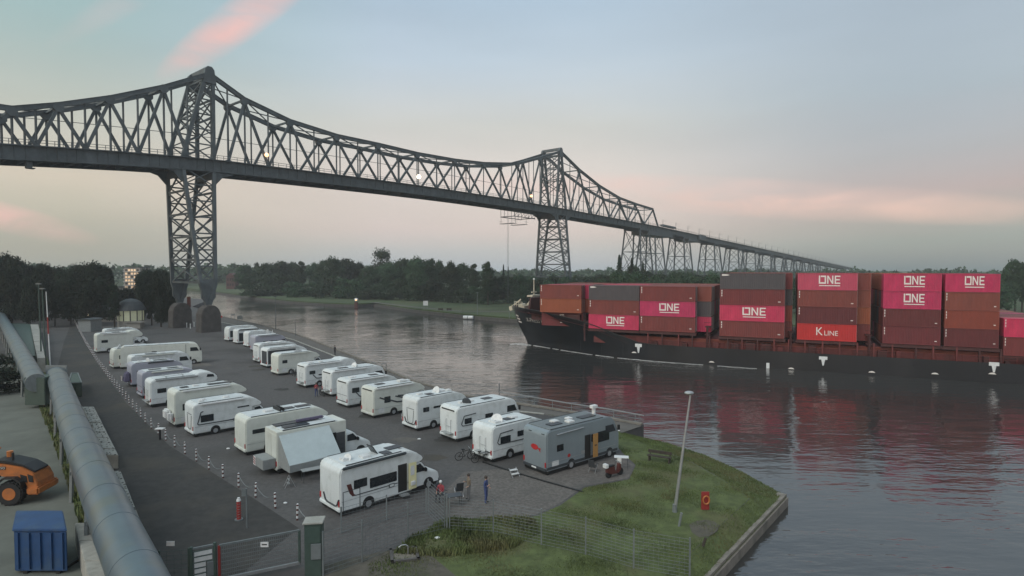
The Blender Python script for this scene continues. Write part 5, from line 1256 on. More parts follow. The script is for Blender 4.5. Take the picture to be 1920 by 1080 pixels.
for i, p in enumerate(spots):
    b = bol if i == 0 else dup(bol)
    b.location = p; b.rotation_euler = (random.uniform(-.03,.03), random.uniform(-.03,.03), random.uniform(0,3))
    b['label'] = 'black and white striped post in the line between road and motorhomes' if i > 2 else ('striped red and white post behind the gate pillar', 'red and white striped post left of the gate pillar', 'third striped post counted from the gate pillar')[i]
    if i in (0, 1, 2, 4):
        for c in b.children:
            if c.name.startswith('post'): own_mat(c, MT['bordeaux'])
    if i and i < 18 and i % 3 != 2:
        q = [spots[i-1] + (p-spots[i-1])*s + Vector((0,0,.85-.45*math.sin(math.pi*s)*1.0)) for s in (0,.2,.4,.6,.8,1)]
        cm = M().tube(q, .018, 4); o = obj('chain', cm, MT['galv'], label='sagging chain hung between two striped posts', category='chain', group='chains between the striped posts')

# ================================================================== foreground: duct, blocks, loader, skip
def duct(name, pts, r, label, z=4.4):
    t = thing(name, label, 'duct', P(*pts[0], z) - Vector((0,0,z-GZ)))
    ps = [P(x, y, z) for x, y in pts]
    for a, b in zip(ps, ps[1:]):
        q = M().cyl(a, b, r, n=40, caps=False); obj('duct_section', q.mesh('duct', ORI[t.name], smooth=True), None, t).data.materials.append(MT['pipe'])
    L_ = [(a, b) for a, b in zip(ps, ps[1:])]
    for e_, o_ in ((ps[0], ps[1]), (ps[-1], ps[-2])): dd_ = (e_-o_).normalized(); obj('end_cap', M().cyl(e_-dd_*.1, e_+dd_*.02, r*.99, n=40), MT['galv'], t)
    sp_ = along(ps, 5.0)
    for i, p in enumerate(sp_):
        d = (ps[-1]-ps[0]).normalized(); 
        obj('flange', M().cyl(p-d*.05, p+d*.05, r+.012, n=40), MT['pipe'], t)
        if i % 2 == 0:
            n_ = Vector((-d.y, d.x, 0)).normalized()
            for s_ in (-1,1): obj('support_leg', M().beam(p+n_*s_*r*.9+Vector((0,0,GZ-z)), p+n_*s_*r*.8+Vector((0,0,-.2)), .18), MT['galv'], t)
            obj('support_beam', M().beam(p-n_*r*.95+Vector((0,0,-r*.95)), p+n_*r*.95+Vector((0,0,-r*.95)), .2), MT['galv'], t)
    return t, ps
d2, ps2 = duct('duct', [(106,703),(135,790),(180,900),(224,1005),(262,1090),(300,1180)], .98, 'big round sheet metal duct running past the parking road')
obj('end_plate', M().box(-1.25,1.25,-.06,.06,-1.2,1.15).mesh('end_plate'), None, d2, local=True, loc=(0,0,4.4-GZ)).data.materials.append(MT['galv'])
d1, ps1 = duct('duct', [(-30,528),(8,604),(34,652),(68,718)], 1.0, 'shorter metal duct joining a box, at the left edge')
q = P(78,735,3.2); obj('junction_box', M().box(q.x-1.2,q.x+1.1,q.y-.9,q.y+1.2,GZ+.4,5.0), MT['green'], d1, bevel=.05)
# hand rail and grating beside the duct
q = M(); a, b = P(100,760,3.4), P(225,1085,3.4); q.beam(a,b,.07); q.beam(a-Vector((0,0,.5)), b-Vector((0,0,.5)), .05)
for i in range(12): p = a+(b-a)*i/11; q.beam(p, Vector((p.x,p.y,GZ)), .06)
obj('guard_rail', q, MT['galv'], label='thin guard rail on the yard side of the big duct', category='railing')
def wallblock(px4, h, label, n=1):
    a, b, c, d = [P(x, y, GZ+h) for x, y in px4]    # far left, far right, near right, near left
    t = thing('concrete_wall', label, 'wall', (d.x, d.y, GZ))
    for i in range(n):
        s0, s1 = i/n + .002, (i+1)/n - .002
        q = [a+(d-a)*s0, b+(c-b)*s0, b+(c-b)*s1, a+(d-a)*s1]
        obj('block', M().slab([(v.x, v.y) for v in reversed(q)], GZ, GZ+h+random.uniform(-.02,.02)), MT['concrete'], t, bevel=.04)
    pit = M().box(-.08,.08,-.05,.05,-.02,.008).mesh('pit'); pit.materials.append(MT['pit']); rr = random.Random(int(px4[0][0]))
    return t
def studs(t, px4, h, nu, nv, seed):
    a, b, c, d = [P(x, y, GZ+h) for x, y in px4]; q = M(); rr = random.Random(seed)
    for i in range(nu):
        for j in range(nv):
            u, v = (i+.5+rr.uniform(-.3,.3))/nu, (j+.5+rr.uniform(-.25,.25))/nv
            if rr.random() < .25: continue
            p = (a+(b-a)*v)*(1-u) + (d+(c-d)*v)*u; s = rr.uniform(.03,.08)
            q.cyl((p.x,p.y,p.z-.03),(p.x,p.y,p.z+.028), s, n=6)
    o = obj('stone_pockets', q, MT['pit'], t); o['kind'] = 'stuff'
for px4, h, n, st, lab in (([(153,762),(176,762),(222,853),(197,853)],1.1,10,1,'long pitted concrete block wall right of the duct, farther piece'),
                    ([(207,883),(226,882),(273,1000),(250,1018)],1.1,6,1,'pitted concrete block wall right of the duct, nearer piece'),
                    ([(140,980),(172,979),(235,1150),(182,1150)],1.3,4,0,'smooth concrete block wall between the skip and the duct'),
                    ([(57,608),(72,608),(85,671),(70,672)],2.2,8,0,'pale concrete wall by the flag poles')):
    w_ = wallblock(px4, h, lab, n)
    if st: studs(w_, px4, h, 38 if n > 6 else 24, 3, n)
# dark container and dark bin near the poles
def crate(name, px4, h, m_, label, cat, lid=None, base=GZ):
    a, b, c, d = [P(x, y, base+h) for x, y in px4]
    t = thing(name, label, cat, (d.x, d.y, base)); obj('body', M().slab([(v.x,v.y) for v in (d,c,b,a)], base, base+h), MT[m_], t, bevel=.03)
    q = M(); r_ = [Vector((v.x,v.y,base+h+.05)) for v in (a,b,c,d,a)]
    for u, v in zip(r_, r_[1:]): q.beam(u, v, .1)
    obj('rim', q, MT[lid or m_], t)
    for u, v in zip(r_, r_[1:]):
        L_ = (v-u).length; k = max(2, int(L_/.8))
        for i in range(1, k): p = u+(v-u)*i/k; obj('rib', M().beam(Vector((p.x,p.y,base)), Vector((p.x,p.y,base+h)), .09), MT[m_], t)
    return t
crate('steel_bin', [(134,700),(146,700),(153,718),(128,719)], 1.7, 'green', 'dark bin with a pale rim at the far end of the big duct', 'bin', 'galv')
crate('yard_container', [(8,606),(56,608),(66,668),(30,668)], 2.0, 'green', 'dark green container behind the shorter duct', 'container')
# blue skip
a, b, c, d = P(30,958,3.8), P(118,958,3.8), P(125,993,3.8), P(26,993,3.8)
t = thing('waste_skip', 'blue steel skip with a sheeted top in the lower left corner', 'skip', (d.x, d.y, GZ))
obj('body', M().slab([(v.x,v.y) for v in (d,c,b,a)], GZ+.15, 3.7), MT['blue'], t, bevel=.04)
obj('cover_sheet', M().slab([(v.x,v.y) for v in (d+Vector((-.05,-.05,0)),c+Vector((.05,-.05,0)),b,a)], 3.7, 3.84), MT['blue'], t, bevel=.05)
for i in range(5): q = d+(c-d)*(.08+.21*i); obj('rib', M().box(q.x-.05,q.x+.05,q.y-.1,q.y+.05,GZ+.3,3.65), MT['blue'], t)
obj('skid', M().box(d.x+.4,d.x+.6,d.y,a.y,GZ,GZ+.15).box(c.x-.6,c.x-.4,c.y,b.y,GZ,GZ+.15), MT['black'], t)
# wheel loader
p = P(66,947,GZ)
t = thing('wheel_loader', 'orange wheel loader with dark hood top and big tyres in the yard', 'loader', (p.x, p.y, GZ), R(6)); t.scale = (.84,.84,.84)
hood = [(0,1.15),(-.05,1.7),(-.35,2.35),(-1.2,2.85),(-2.6,3.15),(-3.4,3.2),(-3.4,2.45),(-2.95,2.45),(-2.6,2.2),(-1.5,2.15),(-.9,1.6),(-.75,1.15)]
obj('engine_hood', M().prism_y(hood, .35, 2.35), MT['orange'], t, local=True, bevel=.05)
obj('hood_top', M().prism_y([(-.36,2.37),(-1.2,2.88),(-2.6,3.19),(-3.3,3.24),(-3.3,3.42),(-2.5,3.4),(-1.15,3.02),(-.3,2.5)], .55, 2.15), MT['black'], t, local=True, bevel=.04)
obj('counterweight', M().box(-.75,.18,.1,2.6,.75,1.35), MT['orange'], t, local=True, bevel=.12)
for x0_, x1_ in ((-1.15,-.75),(-.62,-.3)): obj('air_grille', M().prism_y([(x0_,1.75),(x1_,1.7),(x1_-.05,2.2),(x0_-.1,2.35)], .3, .345), MT['black'], t, local=True)
obj('name_plate', M().box(-3.15,-2.3,.31,.345,2.78,3.0), MT['black'], t, local=True)
vs, fs = text2d('VOLVO', .24); obj('lettering', M().add([(-2.72+v[0], .305, 2.89+v[1]) for v in vs], fs), MT['logo'], t, local=True)
for x_ in (-1.85, -5.6):
    for y_ in (.0, 2.1):
        w_ = obj('wheel', M().cyl((x_,y_-.05,.95),(x_,y_+.65,.95),.95,n=28), MT['rubber'], t, local=True, bevel=.1); obj('rim', M().cyl((x_,y_-.07,.95),(x_,y_+.1,.95),.48,n=18), MT['orange'], w_, local=True)
        for k in range(20):
            a_ = 2*math.pi*k/20; obj('tread_lug', M().beam((x_+.93*math.cos(a_),y_-.03,.95+.93*math.sin(a_)),(x_+.93*math.cos(a_+.1),y_+.6,.95+.93*math.sin(a_+.1)),.1), MT['rubber'], w_, local=True) if x_ > -3 and y_ == 0 else None
obj('mudguard', M().prism_y([(-.95,1.35),(-1.05,1.75),(-1.5,2.12),(-2.3,2.12),(-2.75,1.8),(-2.82,1.72),(-2.3,2.22),(-1.45,2.22),(-.98,1.85)], -.1, .5), MT['black'], t, local=True)
obj('cab', M().prism_y([(-3.9,1.6),(-4.05,3.9),(-5.6,3.9),(-5.8,1.6)], .45, 2.2), MT['glass'], t, local=True, bevel=.06); obj('cab_roof', M().box(-5.7,-3.9,.4,2.25,3.9,4.05), MT['orange'], t, local=True, bevel=.04)
for x_ in (-3.96,-4.9,-5.65): obj('cab_pillar', M().beam((x_-.0,.43,1.6),(x_-.02,.43,3.9),.1), MT['orange'], t, local=True)
obj('exhaust', M().cyl((-2.2,1.0,3.2),(-2.2,1.0,3.9),.09,n=8), MT['black'], t, local=True); obj('air_intake', M().cyl((-2.9,1.7,3.2),(-2.9,1.7,3.85),.22,n=10), MT['orange'], t, local=True)
obj('front_frame', M().box(-6.4,-4.0,.7,2.0,.8,1.7), MT['orange'], t, local=True, bevel=.05); obj('lift_arm', M().beam((-5,.8,2.0),(-7.6,.8,.9),.35,.4).beam((-5,1.9,2.0),(-7.6,1.9,.9),.35,.4), MT['orange'], t, local=True)
obj('bucket', M().prism_y([(-7.4,.3),(-7.5,1.4),(-8.6,1.5),(-7.9,1.2),(-7.9,.5),(-8.9,.15)], -.2, 2.9), MT['dgrey'], t, local=True)

# ================================================================== gate and wire fences
def post_h(a, ztop, m_='galv', w_=.07): return M().beam(a, Vector((a.x,a.y,ztop)), w_)
def wire_panel(t, a, b, z0, z1, nh, nv, m_='galv', rw=.012, twin=False):
    q = M()
    for i in range(nh): z = z0+(z1-z0)*i/(nh-1); q.beam(Vector((a.x,a.y,z)), Vector((b.x,b.y,z)), rw, rw)
    for i in range(nv): s = i/(nv-1); p_ = a+(b-a)*s; q.beam(Vector((p_.x,p_.y,z0)), Vector((p_.x,p_.y,z1)), rw*.55, rw*.55)
    o = obj('mesh_panel', q, MT[m_], t); return o
def fence(name, pts, h, label, nh=11, m_='galv', rw=.013):
    t = thing(name, label, 'fence', pts[0])
    for i, p_ in enumerate(pts): obj('post', M().beam(p_, p_+Vector((0,0,h+.08)), .07), MT[m_], t); 
    for a_, b_ in zip(pts, pts[1:]):
        wire_panel(t, a_, b_, GZ+.06, GZ+h, nh, max(4, int((b_-a_).length/.22)), m_, rw)
    return t
FP = [P(x, y) for x, y in ((606,1080),(679,1055),(765,1016),(838,998))]
fence('wire_fence', FP, 2.2, 'grey wire mesh fence running from the gate pillar towards the picnic table')
fence('wire_fence', [P(838,998)+Vector((-.15,.15,0)), P(803,965)], 2.2, 'short return of the wire fence by the parked motorhome')
fence('wire_fence', [P(803,963)+Vector((-.15,.15,0)), P(725,975), P(640,1000)], 1.5, 'lower wire fence between the nearest motorhome and the gate fence', 8)
fence('wire_fence', [P(x, y) for x, y in ((843,998),(925,1003),(1015,1022),(1098,1040),(1188,1066),(1293,1085))], 2.0, 'pale wire mesh fence crossing the meadow towards the water', 12, 'galv', .014)
# gate pillar
p = P(590,1075); t = thing('gate_pillar', 'tall green grey metal gate pillar with a small cabinet', 'pillar', p, R(8))
obj('body', M().box(-.42,.42,-.35,.35,0,2.7), MT['green'], t, local=True, bevel=.03); obj('top_plate', M().box(-.5,.5,-.43,.43,2.7,2.78), MT['concrete'], t, local=True, bevel=.02)
obj('cabinet', M().box(-.1,.4,-.42,-.35,.9,1.7), MT['galv'], t, local=True, bevel=.02); obj('cabinet_door', M().box(-.3,.35,-.38,-.35,1.75,2.5), MT['green'], t, local=True)
# sliding gate
ga, gb = P(412,1096), P(562,1064)
t = thing('sliding_gate', 'wide sliding wire gate with pale bottom rail and a small notice', 'gate', ga)
up_ = Vector((0,0,1))
obj('bottom_rail', M().beam(ga+up_*.25, gb+up_*.25, .1, .14), MT['alu'], t); obj('top_rail', M().beam(ga+up_*1.95, gb+up_*1.95, .08, .1), MT['galv'], t)
for s in (0,1): q = ga+(gb-ga)*s; obj('upright', M().beam(q+up_*.25, q+up_*1.95, .1), MT['redw'] if s == 0 else MT['green'], t)
wire_panel(t, ga, gb, GZ+.32, GZ+1.9, 9, 40, 'galv', .014)
q = ga+(gb-ga)*.56; nt_ = obj('notice', M().box(-.2,.2,-.02,.0,-.13,.13).mesh('notice'), None, t, local=True, loc=(q-ga)+up_*1.6+Vector((0,-.08,0))); nt_.data.materials.append(MT['whitep'])
obj('notice_print', M().box(-.13,.13,-.025,-.021,-.03,.03).mesh('np'), None, nt_, local=True).data.materials.append(MT['black'])
for s in (.0,.33,.66): pass
# pedestrian gate
wa, wb = P(360,1108), P(404,1098)
t = thing('footgate', 'narrow gate panel with pale slatted infill beside the sliding gate', 'gate', wa)
for q in (wa, wb): obj('post', M().beam(q, q+up_*2.15, .12), MT['green'], t)
obj('top_bar', M().beam(wa+up_*2.05, wb+up_*2.05, .08), MT['galv'], t)
for i in range(6):
    z = .35+i*.28; obj('infill', M().beam(wa+(wb-wa)*.12+up_*z, wa+(wb-wa)*(.88 if i > 3 else .6)+up_*z, .03, .2), MT['hatch'], t)
for i in range(7): z = .2+i*.28; obj('slat', M().beam(wa+up_*z, wb+up_*z, .04, .03), MT['green'], t)
obj('lock_plate', M().beam(wa+(wb-wa)*.66+up_*.9, wa+(wb-wa)*.95+up_*.9, .06, .7), MT['galv'], t)
fence('wire_fence', [P(250,1125), P(300,1112), P(355,1107)], 2.0, 'dark wire fence left of the narrow gate', 10, 'green')
q = P(320,1019, 3.2); obj('notice_board', M().box(q.x-.2,q.x+.2,q.y-.02,q.y,q.z-.12,q.z+.12), MT['whitep'], label='small white notice on the dark fence left of the gate', category='sign')
# road sign pole and stack of red rings
p = P(463,990); t = thing('sign_post', 'thin grey sign post on the road behind the gate', 'sign post', p); obj('pole', M().cyl(p, p+up_*2.4, .045, n=8), MT['galv'], t); obj('sign', M().beam(p+up_*1.95+Vector((-.12,-.06,0)), p+up_*2.4+Vector((-.12,-.06,0)), .28, .02), MT['galv'], t)
p = P(448,975); t = thing('ringed_post', 'red and white ringed plastic post standing on the road', 'post', p)
for i in range(8): obj('ring', M().cyl(p+up_*(.08+i*.16), p+up_*(.2+i*.16), .14, .11, n=12), MT['redw'] if i < 7 else MT['whitep'], t)
obj('core', M().cyl(p, p+up_*1.4, .08, n=8), MT['whitep'], t); obj('base', M().cyl(p, p+up_*.07, .25, n=12), MT['galv'], t)
p = P(300,824); t = thing('trestle_lamp', 'small black stand with a pale top beside the striped posts', 'stand', p); obj('stand', M().cyl(p, p+up_*.95, .09, n=8), MT['black'], t); obj('top', M().box(p.x-.35,p.x+.4,p.y-.25,p.y+.25,p.z+.95,p.z+1.05), MT['hatch'], t, bevel=.03)

# ================================================================== poles, lamps, signs
p = P(1265,960); q = P(1265,960)
top = p + Vector((.95,0,7.65)); t = thing('street_lamp', 'tall pale street lamp leaning slightly, on the meadow by the water', 'street lamp', p)
obj('pole', M().cyl(p, top, .11, .055, 10), MT['alu'], t); obj('lamp_head', M().ball(tuple(top+Vector((-.12,-.05,.02))), .30, .22, .13, 12, 8), MT['alu'], t); obj('bracket', M().cyl(top, top+Vector((-.15,-.1,.05)), .07, n=6), MT['galv'], t); obj('base_collar', M().cyl(p, p+up_*.5, .16, .13, 10), MT['galv'], t)
def pole(px, pyb, pyt, r, m_, label, name='lamp_post', cat='post', head=True, z=GZ, dx=0, hm='galv'):
    p = P(px, pyb, z); s = F/p.y; h = (pyb-pyt)/s; top = p + Vector((dx/s, 0, h)); t = thing(name, label, cat, p)
    obj('pole', M().cyl(p, top, r, r*.6, 8), MT[m_], t)
    if head: obj('lamp_head', M().beam(top+Vector((-.35,0,.05)), top+Vector((.35,0,.05)), .35, .16), MT[hm], t)
    return t, p, top
t, p, top = pole(95,696,546,.09,'whitep','tall white pole with a red band at the yard corner','flag_pole','pole',False, dx=-5)
obj('red_band', M().cyl(p+(top-p)*.47, p+(top-p)*.68, .095, .085, 8), MT['redw'], t)
pole(86,690,541,.12,'green','dark lamp post beside the white and red pole', dx=-3)
pole(78,684,532,.12,'green','farther dark lamp post beside the white and red pole', dx=-2)
pole(517,618,556,.1,'steel','dark lamp post on the quay with a small head', hm='steel')
pole(554,630,592,.07,'steel','thin post with a life buoy box at the quay edge', head=False, name='quay_post')
pole(397,600,553,.07,'steel','slim lamp post beside the stone pier on the quay', hm='steel')
pole(895,590,549,.12,'galv','lone lamp post on the far bank meadow', z=1.6)
pole(865,587,572,.06,'galv','short stub post on the far bank', z=1.6, head=False, name='stub_post')
pole(955,597,570,.06,'galv','thin post on the far bank before the ship bow', z=1.6, head=False, name='stub_post')
def board(px, pyb, pyt, w_, hf, m_, label, z=GZ, name='sign_board', legs=2, leg_m='galv'):
    p = P(px, pyb, z); s = F/p.y; h = (pyb-pyt)/s; t = thing(name, label, 'sign', p); ww = w_/s
    obj('panel', M().box(p.x-ww/2,p.x+ww/2,p.y-.04,p.y+.02,z+h*(1-hf),z+h), MT[m_], t)
    for i in range(legs): x_ = p.x + (0 if legs == 1 else (-.35+.7*i)*ww); obj('leg', M().beam(Vector((x_,p.y+.05,z)), Vector((x_,p.y+.05,z+h*.98)), .08), MT[leg_m], t)
    return t
board(450,606,592,10,.45,'galv','small grey notice board at the quay edge behind the farthest caravans')
board(437,600,589,8,.2,'galv','thin grey bar sign near the tower end of the quay')
board(403,594,577,9,.5,'dgrey','grey notice board beside the near tower pier')
board(355,612,556,7,.36,'bordeaux','tall dark sign panel on a pole before the bridge tower', legs=1, name='signal_panel')
board(408,600,592,18,.45,'redlamp','low red and white barrier at the end of the quay', name='road_barrier')
board(798,580,564,9,.55,'whitep','white navigation board with green mark on the far bank', z=1.6)
board(1322,957,921,15,.95,'redw','orange red life buoy cabinet on the meadow', name='life_buoy_box', legs=1)
p = P(1322,957); lb = thing('life_buoy', 'orange life buoy ring on the red cabinet', 'life buoy', p+Vector((0,-.2,.75)))
q = M(); n = 18
for i in range(n):
    a, b = 2*math.pi*i/n, 2*math.pi*(i+1)/n; q.cyl((.2*math.cos(a),0,.26*math.sin(a)), (.2*math.cos(b),0,.26*math.sin(b)), .05, n=6, caps=False)
obj('ring', q, MT['orange'], lb, local=True)
for px, y0, y1, lb_ in ((1273,987,961,'leaning grey stub post on the meadow near the lamp'),(1318,1024,1008,'short brown post near the quay wall')):
    p = P(px, y0); s = F/p.y; t = thing('stub_post', lb_, 'post', p); obj('post', M().cyl(p, p+Vector((.15,0,(y0-y1)/s)), .08, n=8), MT['galv'] if px < 1300 else MT['trunk'], t)
for x, y in ((350,614),(357,616),(364,613)):
    p = P(x,y); o = obj('white_bollard', M().cyl(p, p+up_*1.1, .14, .12, 8).ball(tuple(p+up_*1.15), .17, n=8, m=5), MT['whitep'], label='short white post round the foot of the tall sign panel', category='bollard', group='white posts round the sign panel')
# navigation lamp and mooring float on the far side
p = P(668,573,1.0); t = thing('navigation_light', 'small lit lamp on a brick post at the far bank', 'beacon', p); obj('post', M().box(p.x-.7,p.x+.7,p.y-.5,p.y+.5,-.5,2.6), MT['brick'], t); obj('lantern', M().ball((p.x,p.y,3.6), .9, .9, .75, 10, 6), MT['hatch'], t); obj('light', M().ball((p.x+.2,p.y-.9,3.5), .3, n=8), MT['lamp'], t)
p = P(878,597,.3); t = thing('mooring_float', 'white cylinder float lying by the far quay wall', 'float', p); obj('float', M().cyl((p.x-1.6,p.y-.3,.7),(p.x+1.7,p.y-1.2,.7),.6,n=12), MT['whitep'], t); obj('band', M().cyl((p.x-.1,p.y-.72,.7),(p.x+.1,p.y-.78,.7),.62,n=12), MT['galv'], t)
# far bank benches and people sized things
for x in (826,842): 
    p = P(x,583,1.6); t = thing('bench', f'dark bench on the far bank footpath, {"left" if x < 830 else "right"} one of the pair', 'bench', p); obj('seat', M().box(p.x-.9,p.x+.9,p.y-.25,p.y+.25,2.0,2.1), MT['trunk'], t); obj('backrest', M().box(p.x-.9,p.x+.9,p.y+.22,p.y+.3,2.1,2.55), MT['trunk'], t)
    for s in (-.7,.7): obj('leg', M().box(p.x+s-.05,p.x+s+.05,p.y-.2,p.y+.2,1.6,2.0), MT['trunk'], t)
# quay rail along the embankment
q = M(); ra = [P(x,y) for x,y in ((936,750),(970,755),(1070,773),(1140,784),(1207,797))]
t = thing('quay_railing', 'long pale railing above the concrete bank behind the coach', 'railing', ra[0])
for a, b in zip(ra, ra[1:]): obj('rail', M().beam(a+up_*.95, b+up_*.95, .1), MT['alu'], t); obj('lower_rail', M().beam(a+up_*.5, b+up_*.5, .04), MT['galv'], t)
for p in along(ra, 2.5): obj('post', M().beam(p, p+up_*.95, .06), MT['galv'], t)
q = P(936,750); obj('tall_post', M().beam(q, q+up_*2.0, .1), MT['steel'], label='tall dark post where the quay railing begins', category='post')
t = thing('quay_ladder', 'tubular ladder frame on the quay edge opposite the middle motorhomes', 'ladder', P(700,700))
p = P(697,700); s=1
for dx in (0,1.6): obj('rail', M().tube([p+Vector((dx,-dx*.2,0)), p+Vector((dx,-dx*.2,1.5)), p+Vector((dx+.5,.6-dx*.2,1.5)), p+Vector((dx+.5,.6-dx*.2,0))], .05), MT['galv'], t)
for z in (.5,1.0): obj('rung', M().beam(p+up_*z, p+Vector((1.6,-.32,z)), .05), MT['galv'], t)

# ================================================================== buildings by the grove
p = P(246,612); s = F/p.y
t = thing('pavilion', 'small round pavilion with dark domed roof and lit cream window panels', 'pavilion', p)
rr = 3.1; zb = GZ+1.6
obj('base', M().cyl(p, Vector((p.x,p.y,zb)), rr, n=12), MT['plaster'], t)
for i in range(12):
    a = math.pi*2*i/12; b = math.pi*2*(i+1)/12; c0 = Vector((p.x+(rr-.1)*math.cos(a),p.y+(rr-.1)*math.sin(a),zb)); c1 = Vector((p.x+(rr-.1)*math.cos(b),p.y+(rr-.1)*math.sin(b),zb))
    obj('lit_panel', M().beam(c0+up_*1.4, c1+up_*1.4, .08, 2.7), MT['lit'], t); obj('mullion', M().beam(c0, c0+up_*2.9, .22), MT['dgrey'], t)
q = M(); m0 = 14; rings = [(rr+.6, 2.8),(rr+.45,3.3),(rr*.98,4.3),(rr*.75,5.2),(rr*.4,5.8),(.15,6.0)]
for (r0,h0),(r1,h1) in zip(rings, rings[1:]): q.cyl(Vector((p.x,p.y,zb+h0)), Vector((p.x,p.y,zb+h1)), r0, r1, n=16, caps=(r0 > rr+.5))
obj('domed_roof', q, MT['slate'], t)
def house(px0, px1, pyb, hw, hr, depth, wall, roof, label, name='kiosk', cat='building', wins=2, lit=False):
    a, b = P(px0,pyb), P(px1,pyb); t = thing(name, label, cat, a); z1 = GZ+hw; L_ = b.x-a.x
    obj('wall', M().box(a.x,b.x,a.y,a.y+depth,GZ,z1), MT[wall], t)
    obj('roof', M().prism_y([(a.x-.4,z1),(b.x+.4,z1),(b.x-L_*.25,z1+hr),(a.x+L_*.25,z1+hr)], a.y-.4, a.y+depth+.4), MT[roof], t)
    for i in range(wins): x_ = a.x+L_*(i+.5)/wins; w_ = obj('window', M().box(x_-L_*.12,x_+L_*.12,a.y-.03,a.y+.02,GZ+1.1,GZ+min(2.3,hw-.3)), MT['lit'] if lit else MT['glass'], t); obj('frame', M().box(x_-L_*.13,x_+L_*.13,a.y-.05,a.y-.031,GZ+1.0,GZ+1.1), MT['whitep'], w_)
    return t
house(166,214,603,2.8,1.8,6,'plaster','slate','low pale kiosk with grey hipped roof left of the round pavilion', wins=3)
house(212,234,603,3.2,.8,4,'plaster','slate','narrow flat kiosk squeezed against the round pavilion', wins=1)
house(238,263,616,1.6,.15,1.5,'plaster','plaster','low pale wall box in front of the round pavilion', wins=0, name='wall_box')
house(147,170,622,3.0,.2,4,'tarpdark','slate','grey shed next to the tall cream motorhome', name='shed', wins=0)
p = P(205,600); o = obj('chimney_pipe', M().cyl(p+up_*2.5, p+up_*6.4, .35, n=10), MT['hatch'], label='pale round chimney pipe above the kiosk roof', category='pipe')
pole(165,612,590,.06,'dgrey','short lamp with a bright white light beside the kiosk', head=False, name='lit_lamp')
p = P(165,612); obj('lamp_globe', M().ball((p.x,p.y-.1,p.z+3.2), .28), MT['lampw'], label='bright white lamp globe beside the kiosk', category='lamp')
# lit building beyond the grove
p = P(247,560,2); d = 330; x0, x1 = (232-960)/F*d, (263-960)/F*d; z0_ = 4; z1_ = 17+(505-502)/F*d
t = thing('lit_building', 'distant apartment building with glowing windows seen through the gap in the grove', 'building', ((x0+x1)/2, d, z0_))
obj('wall', M().box(x0,x1,d,d+9,z0_,z1_), MT['plaster'], t); obj('roof', M().box(x0-.3,x1+.3,d-.3,d+9,z1_,z1_+.4), MT['slate'], t)
for r_ in range(7):
    for c_ in range(5):
        wx, wz = x0+.9+c_*(x1-x0-1.2)/5, z1_-1.9-r_*1.9
        if wz < z0_+.5: continue
        lit_ = (r_*5+c_*3) % 4 != 0
        obj('window', M().box(wx,wx+1.1,d-.08,d+.05,wz,wz+1.1), MT['litwin'] if lit_ else MT['glass'], t)
    obj('balcony', M().box(x0,x1,d-.9,d-.05,z1_-2.25-r_*1.9,z1_-2.1-r_*1.9), MT['hatch'], t) if r_ < 6 else None
# red brick tower on the far bank
d = 460; xa, xb = (424-960)/F*d, (440-960)/F*d
t = thing('brick_house', 'small dark red brick building on the far bank at the bend', 'house', (xa, d, 1.6))
obj('wall', M().box(xa,xb,d,d+7,1.6,11.5), MT['brick'], t); obj('roof', M().prism_y([(xa-.3,11.5),(xb+.3,11.5),((xa+xb)/2,14.2)], d-.3, d+7.3), MT['brick'], t)
for i in range(3): obj('window', M().box(xa+.9+i*1.9,xa+1.9+i*1.9,d-.06,d,8,10), MT['glass'], t); obj('window', M().box(xa+.9+i*1.9,xa+1.9+i*1.9,d-.06,d,4,6), MT['glass'], t)

# ================================================================== camping things
def table(loc, w_, d_, h, m_, label, rz=0):
    t = thing('camping_table', label, 'table', loc, rz); obj('table_top', M().box(-w_/2,w_/2,-d_/2,d_/2,h-.04,h), MT[m_], t, local=True, bevel=.01)
    for x in (-1,1):
        for y in (-1,1): obj('leg', M().cyl((x*w_*.45,y*d_*.42,0),(x*w_*.42,y*d_*.4,h-.04),.018,n=6), MT['dgrey'], t, local=True)
    return t
def chair(loc, rz, label, m_='dgrey'):
    t = thing('camping_chair', label, 'chair', loc, rz); obj('seat', M().box(-.25,.25,-.25,.25,.42,.46), MT[m_], t, local=True); obj('backrest', M().add([(-.25,.22,.46),(.25,.22,.46),(.25,.42,1.05),(-.25,.42,1.05),(-.25,.26,.46),(.25,.26,.46),(.25,.46,1.05),(-.25,.46,1.05)], [(0,1,2,3),(7,6,5,4),(0,4,5,1),(1,5,6,2),(2,6,7,3),(3,7,4,0)]), MT[m_], t, local=True)
    for s_ in (-1,1): obj('leg', M().cyl((s_*.26,-.25,0),(s_*.26,.25,.6),.016,n=5), MT['alu'], t, local=True); obj('leg', M().cyl((s_*.26,.3,0),(s_*.26,-.25,.62),.016,n=5), MT['alu'], t, local=True); obj('armrest', M().box(s_*.26-.03,s_*.26+.03,-.28,.3,.62,.65), MT[m_], t, local=True)
    return t
table(P(850,948),1.1,.7,.72,'dgrey','dark folding table beside the wire fence near the two standing people', R(20))
table(P(585,900),1.5,.7,.85,'tarpdark','long grey folding table under the side tent', R(35))
table(P(1165,880),1.1,.6,1.0,'whitep','white topped folding table beside the front of the grey coach', R(-10))
chair(P(860,930),R(200),'dark folding chair by the fence table'); chair(P(828,938),R(60),'low dark folding chair beside the nearest motorhome nose')
chair(P(1112,885),R(150),'folding chair below the open door of the grey coach'); chair(P(758,786),R(200),'dark folding chair beside the zigzag motorhome wheel')
p = P(543,912); t = thing('folding_steps', 'folded pale metal step frame standing by the side tent', 'steps', p, R(30))
for s_ in (-.25,.25): obj('leg', M().tube([(-.35,s_,0),(.0,s_,.75),(.35,s_,0)],.02,5), MT['alu'], t, local=True)
for z in (.25,.5): obj('tread', M().box(-.25+z*.3,.0,-.25,.25,z,z+.03), MT['alu'], t, local=True)
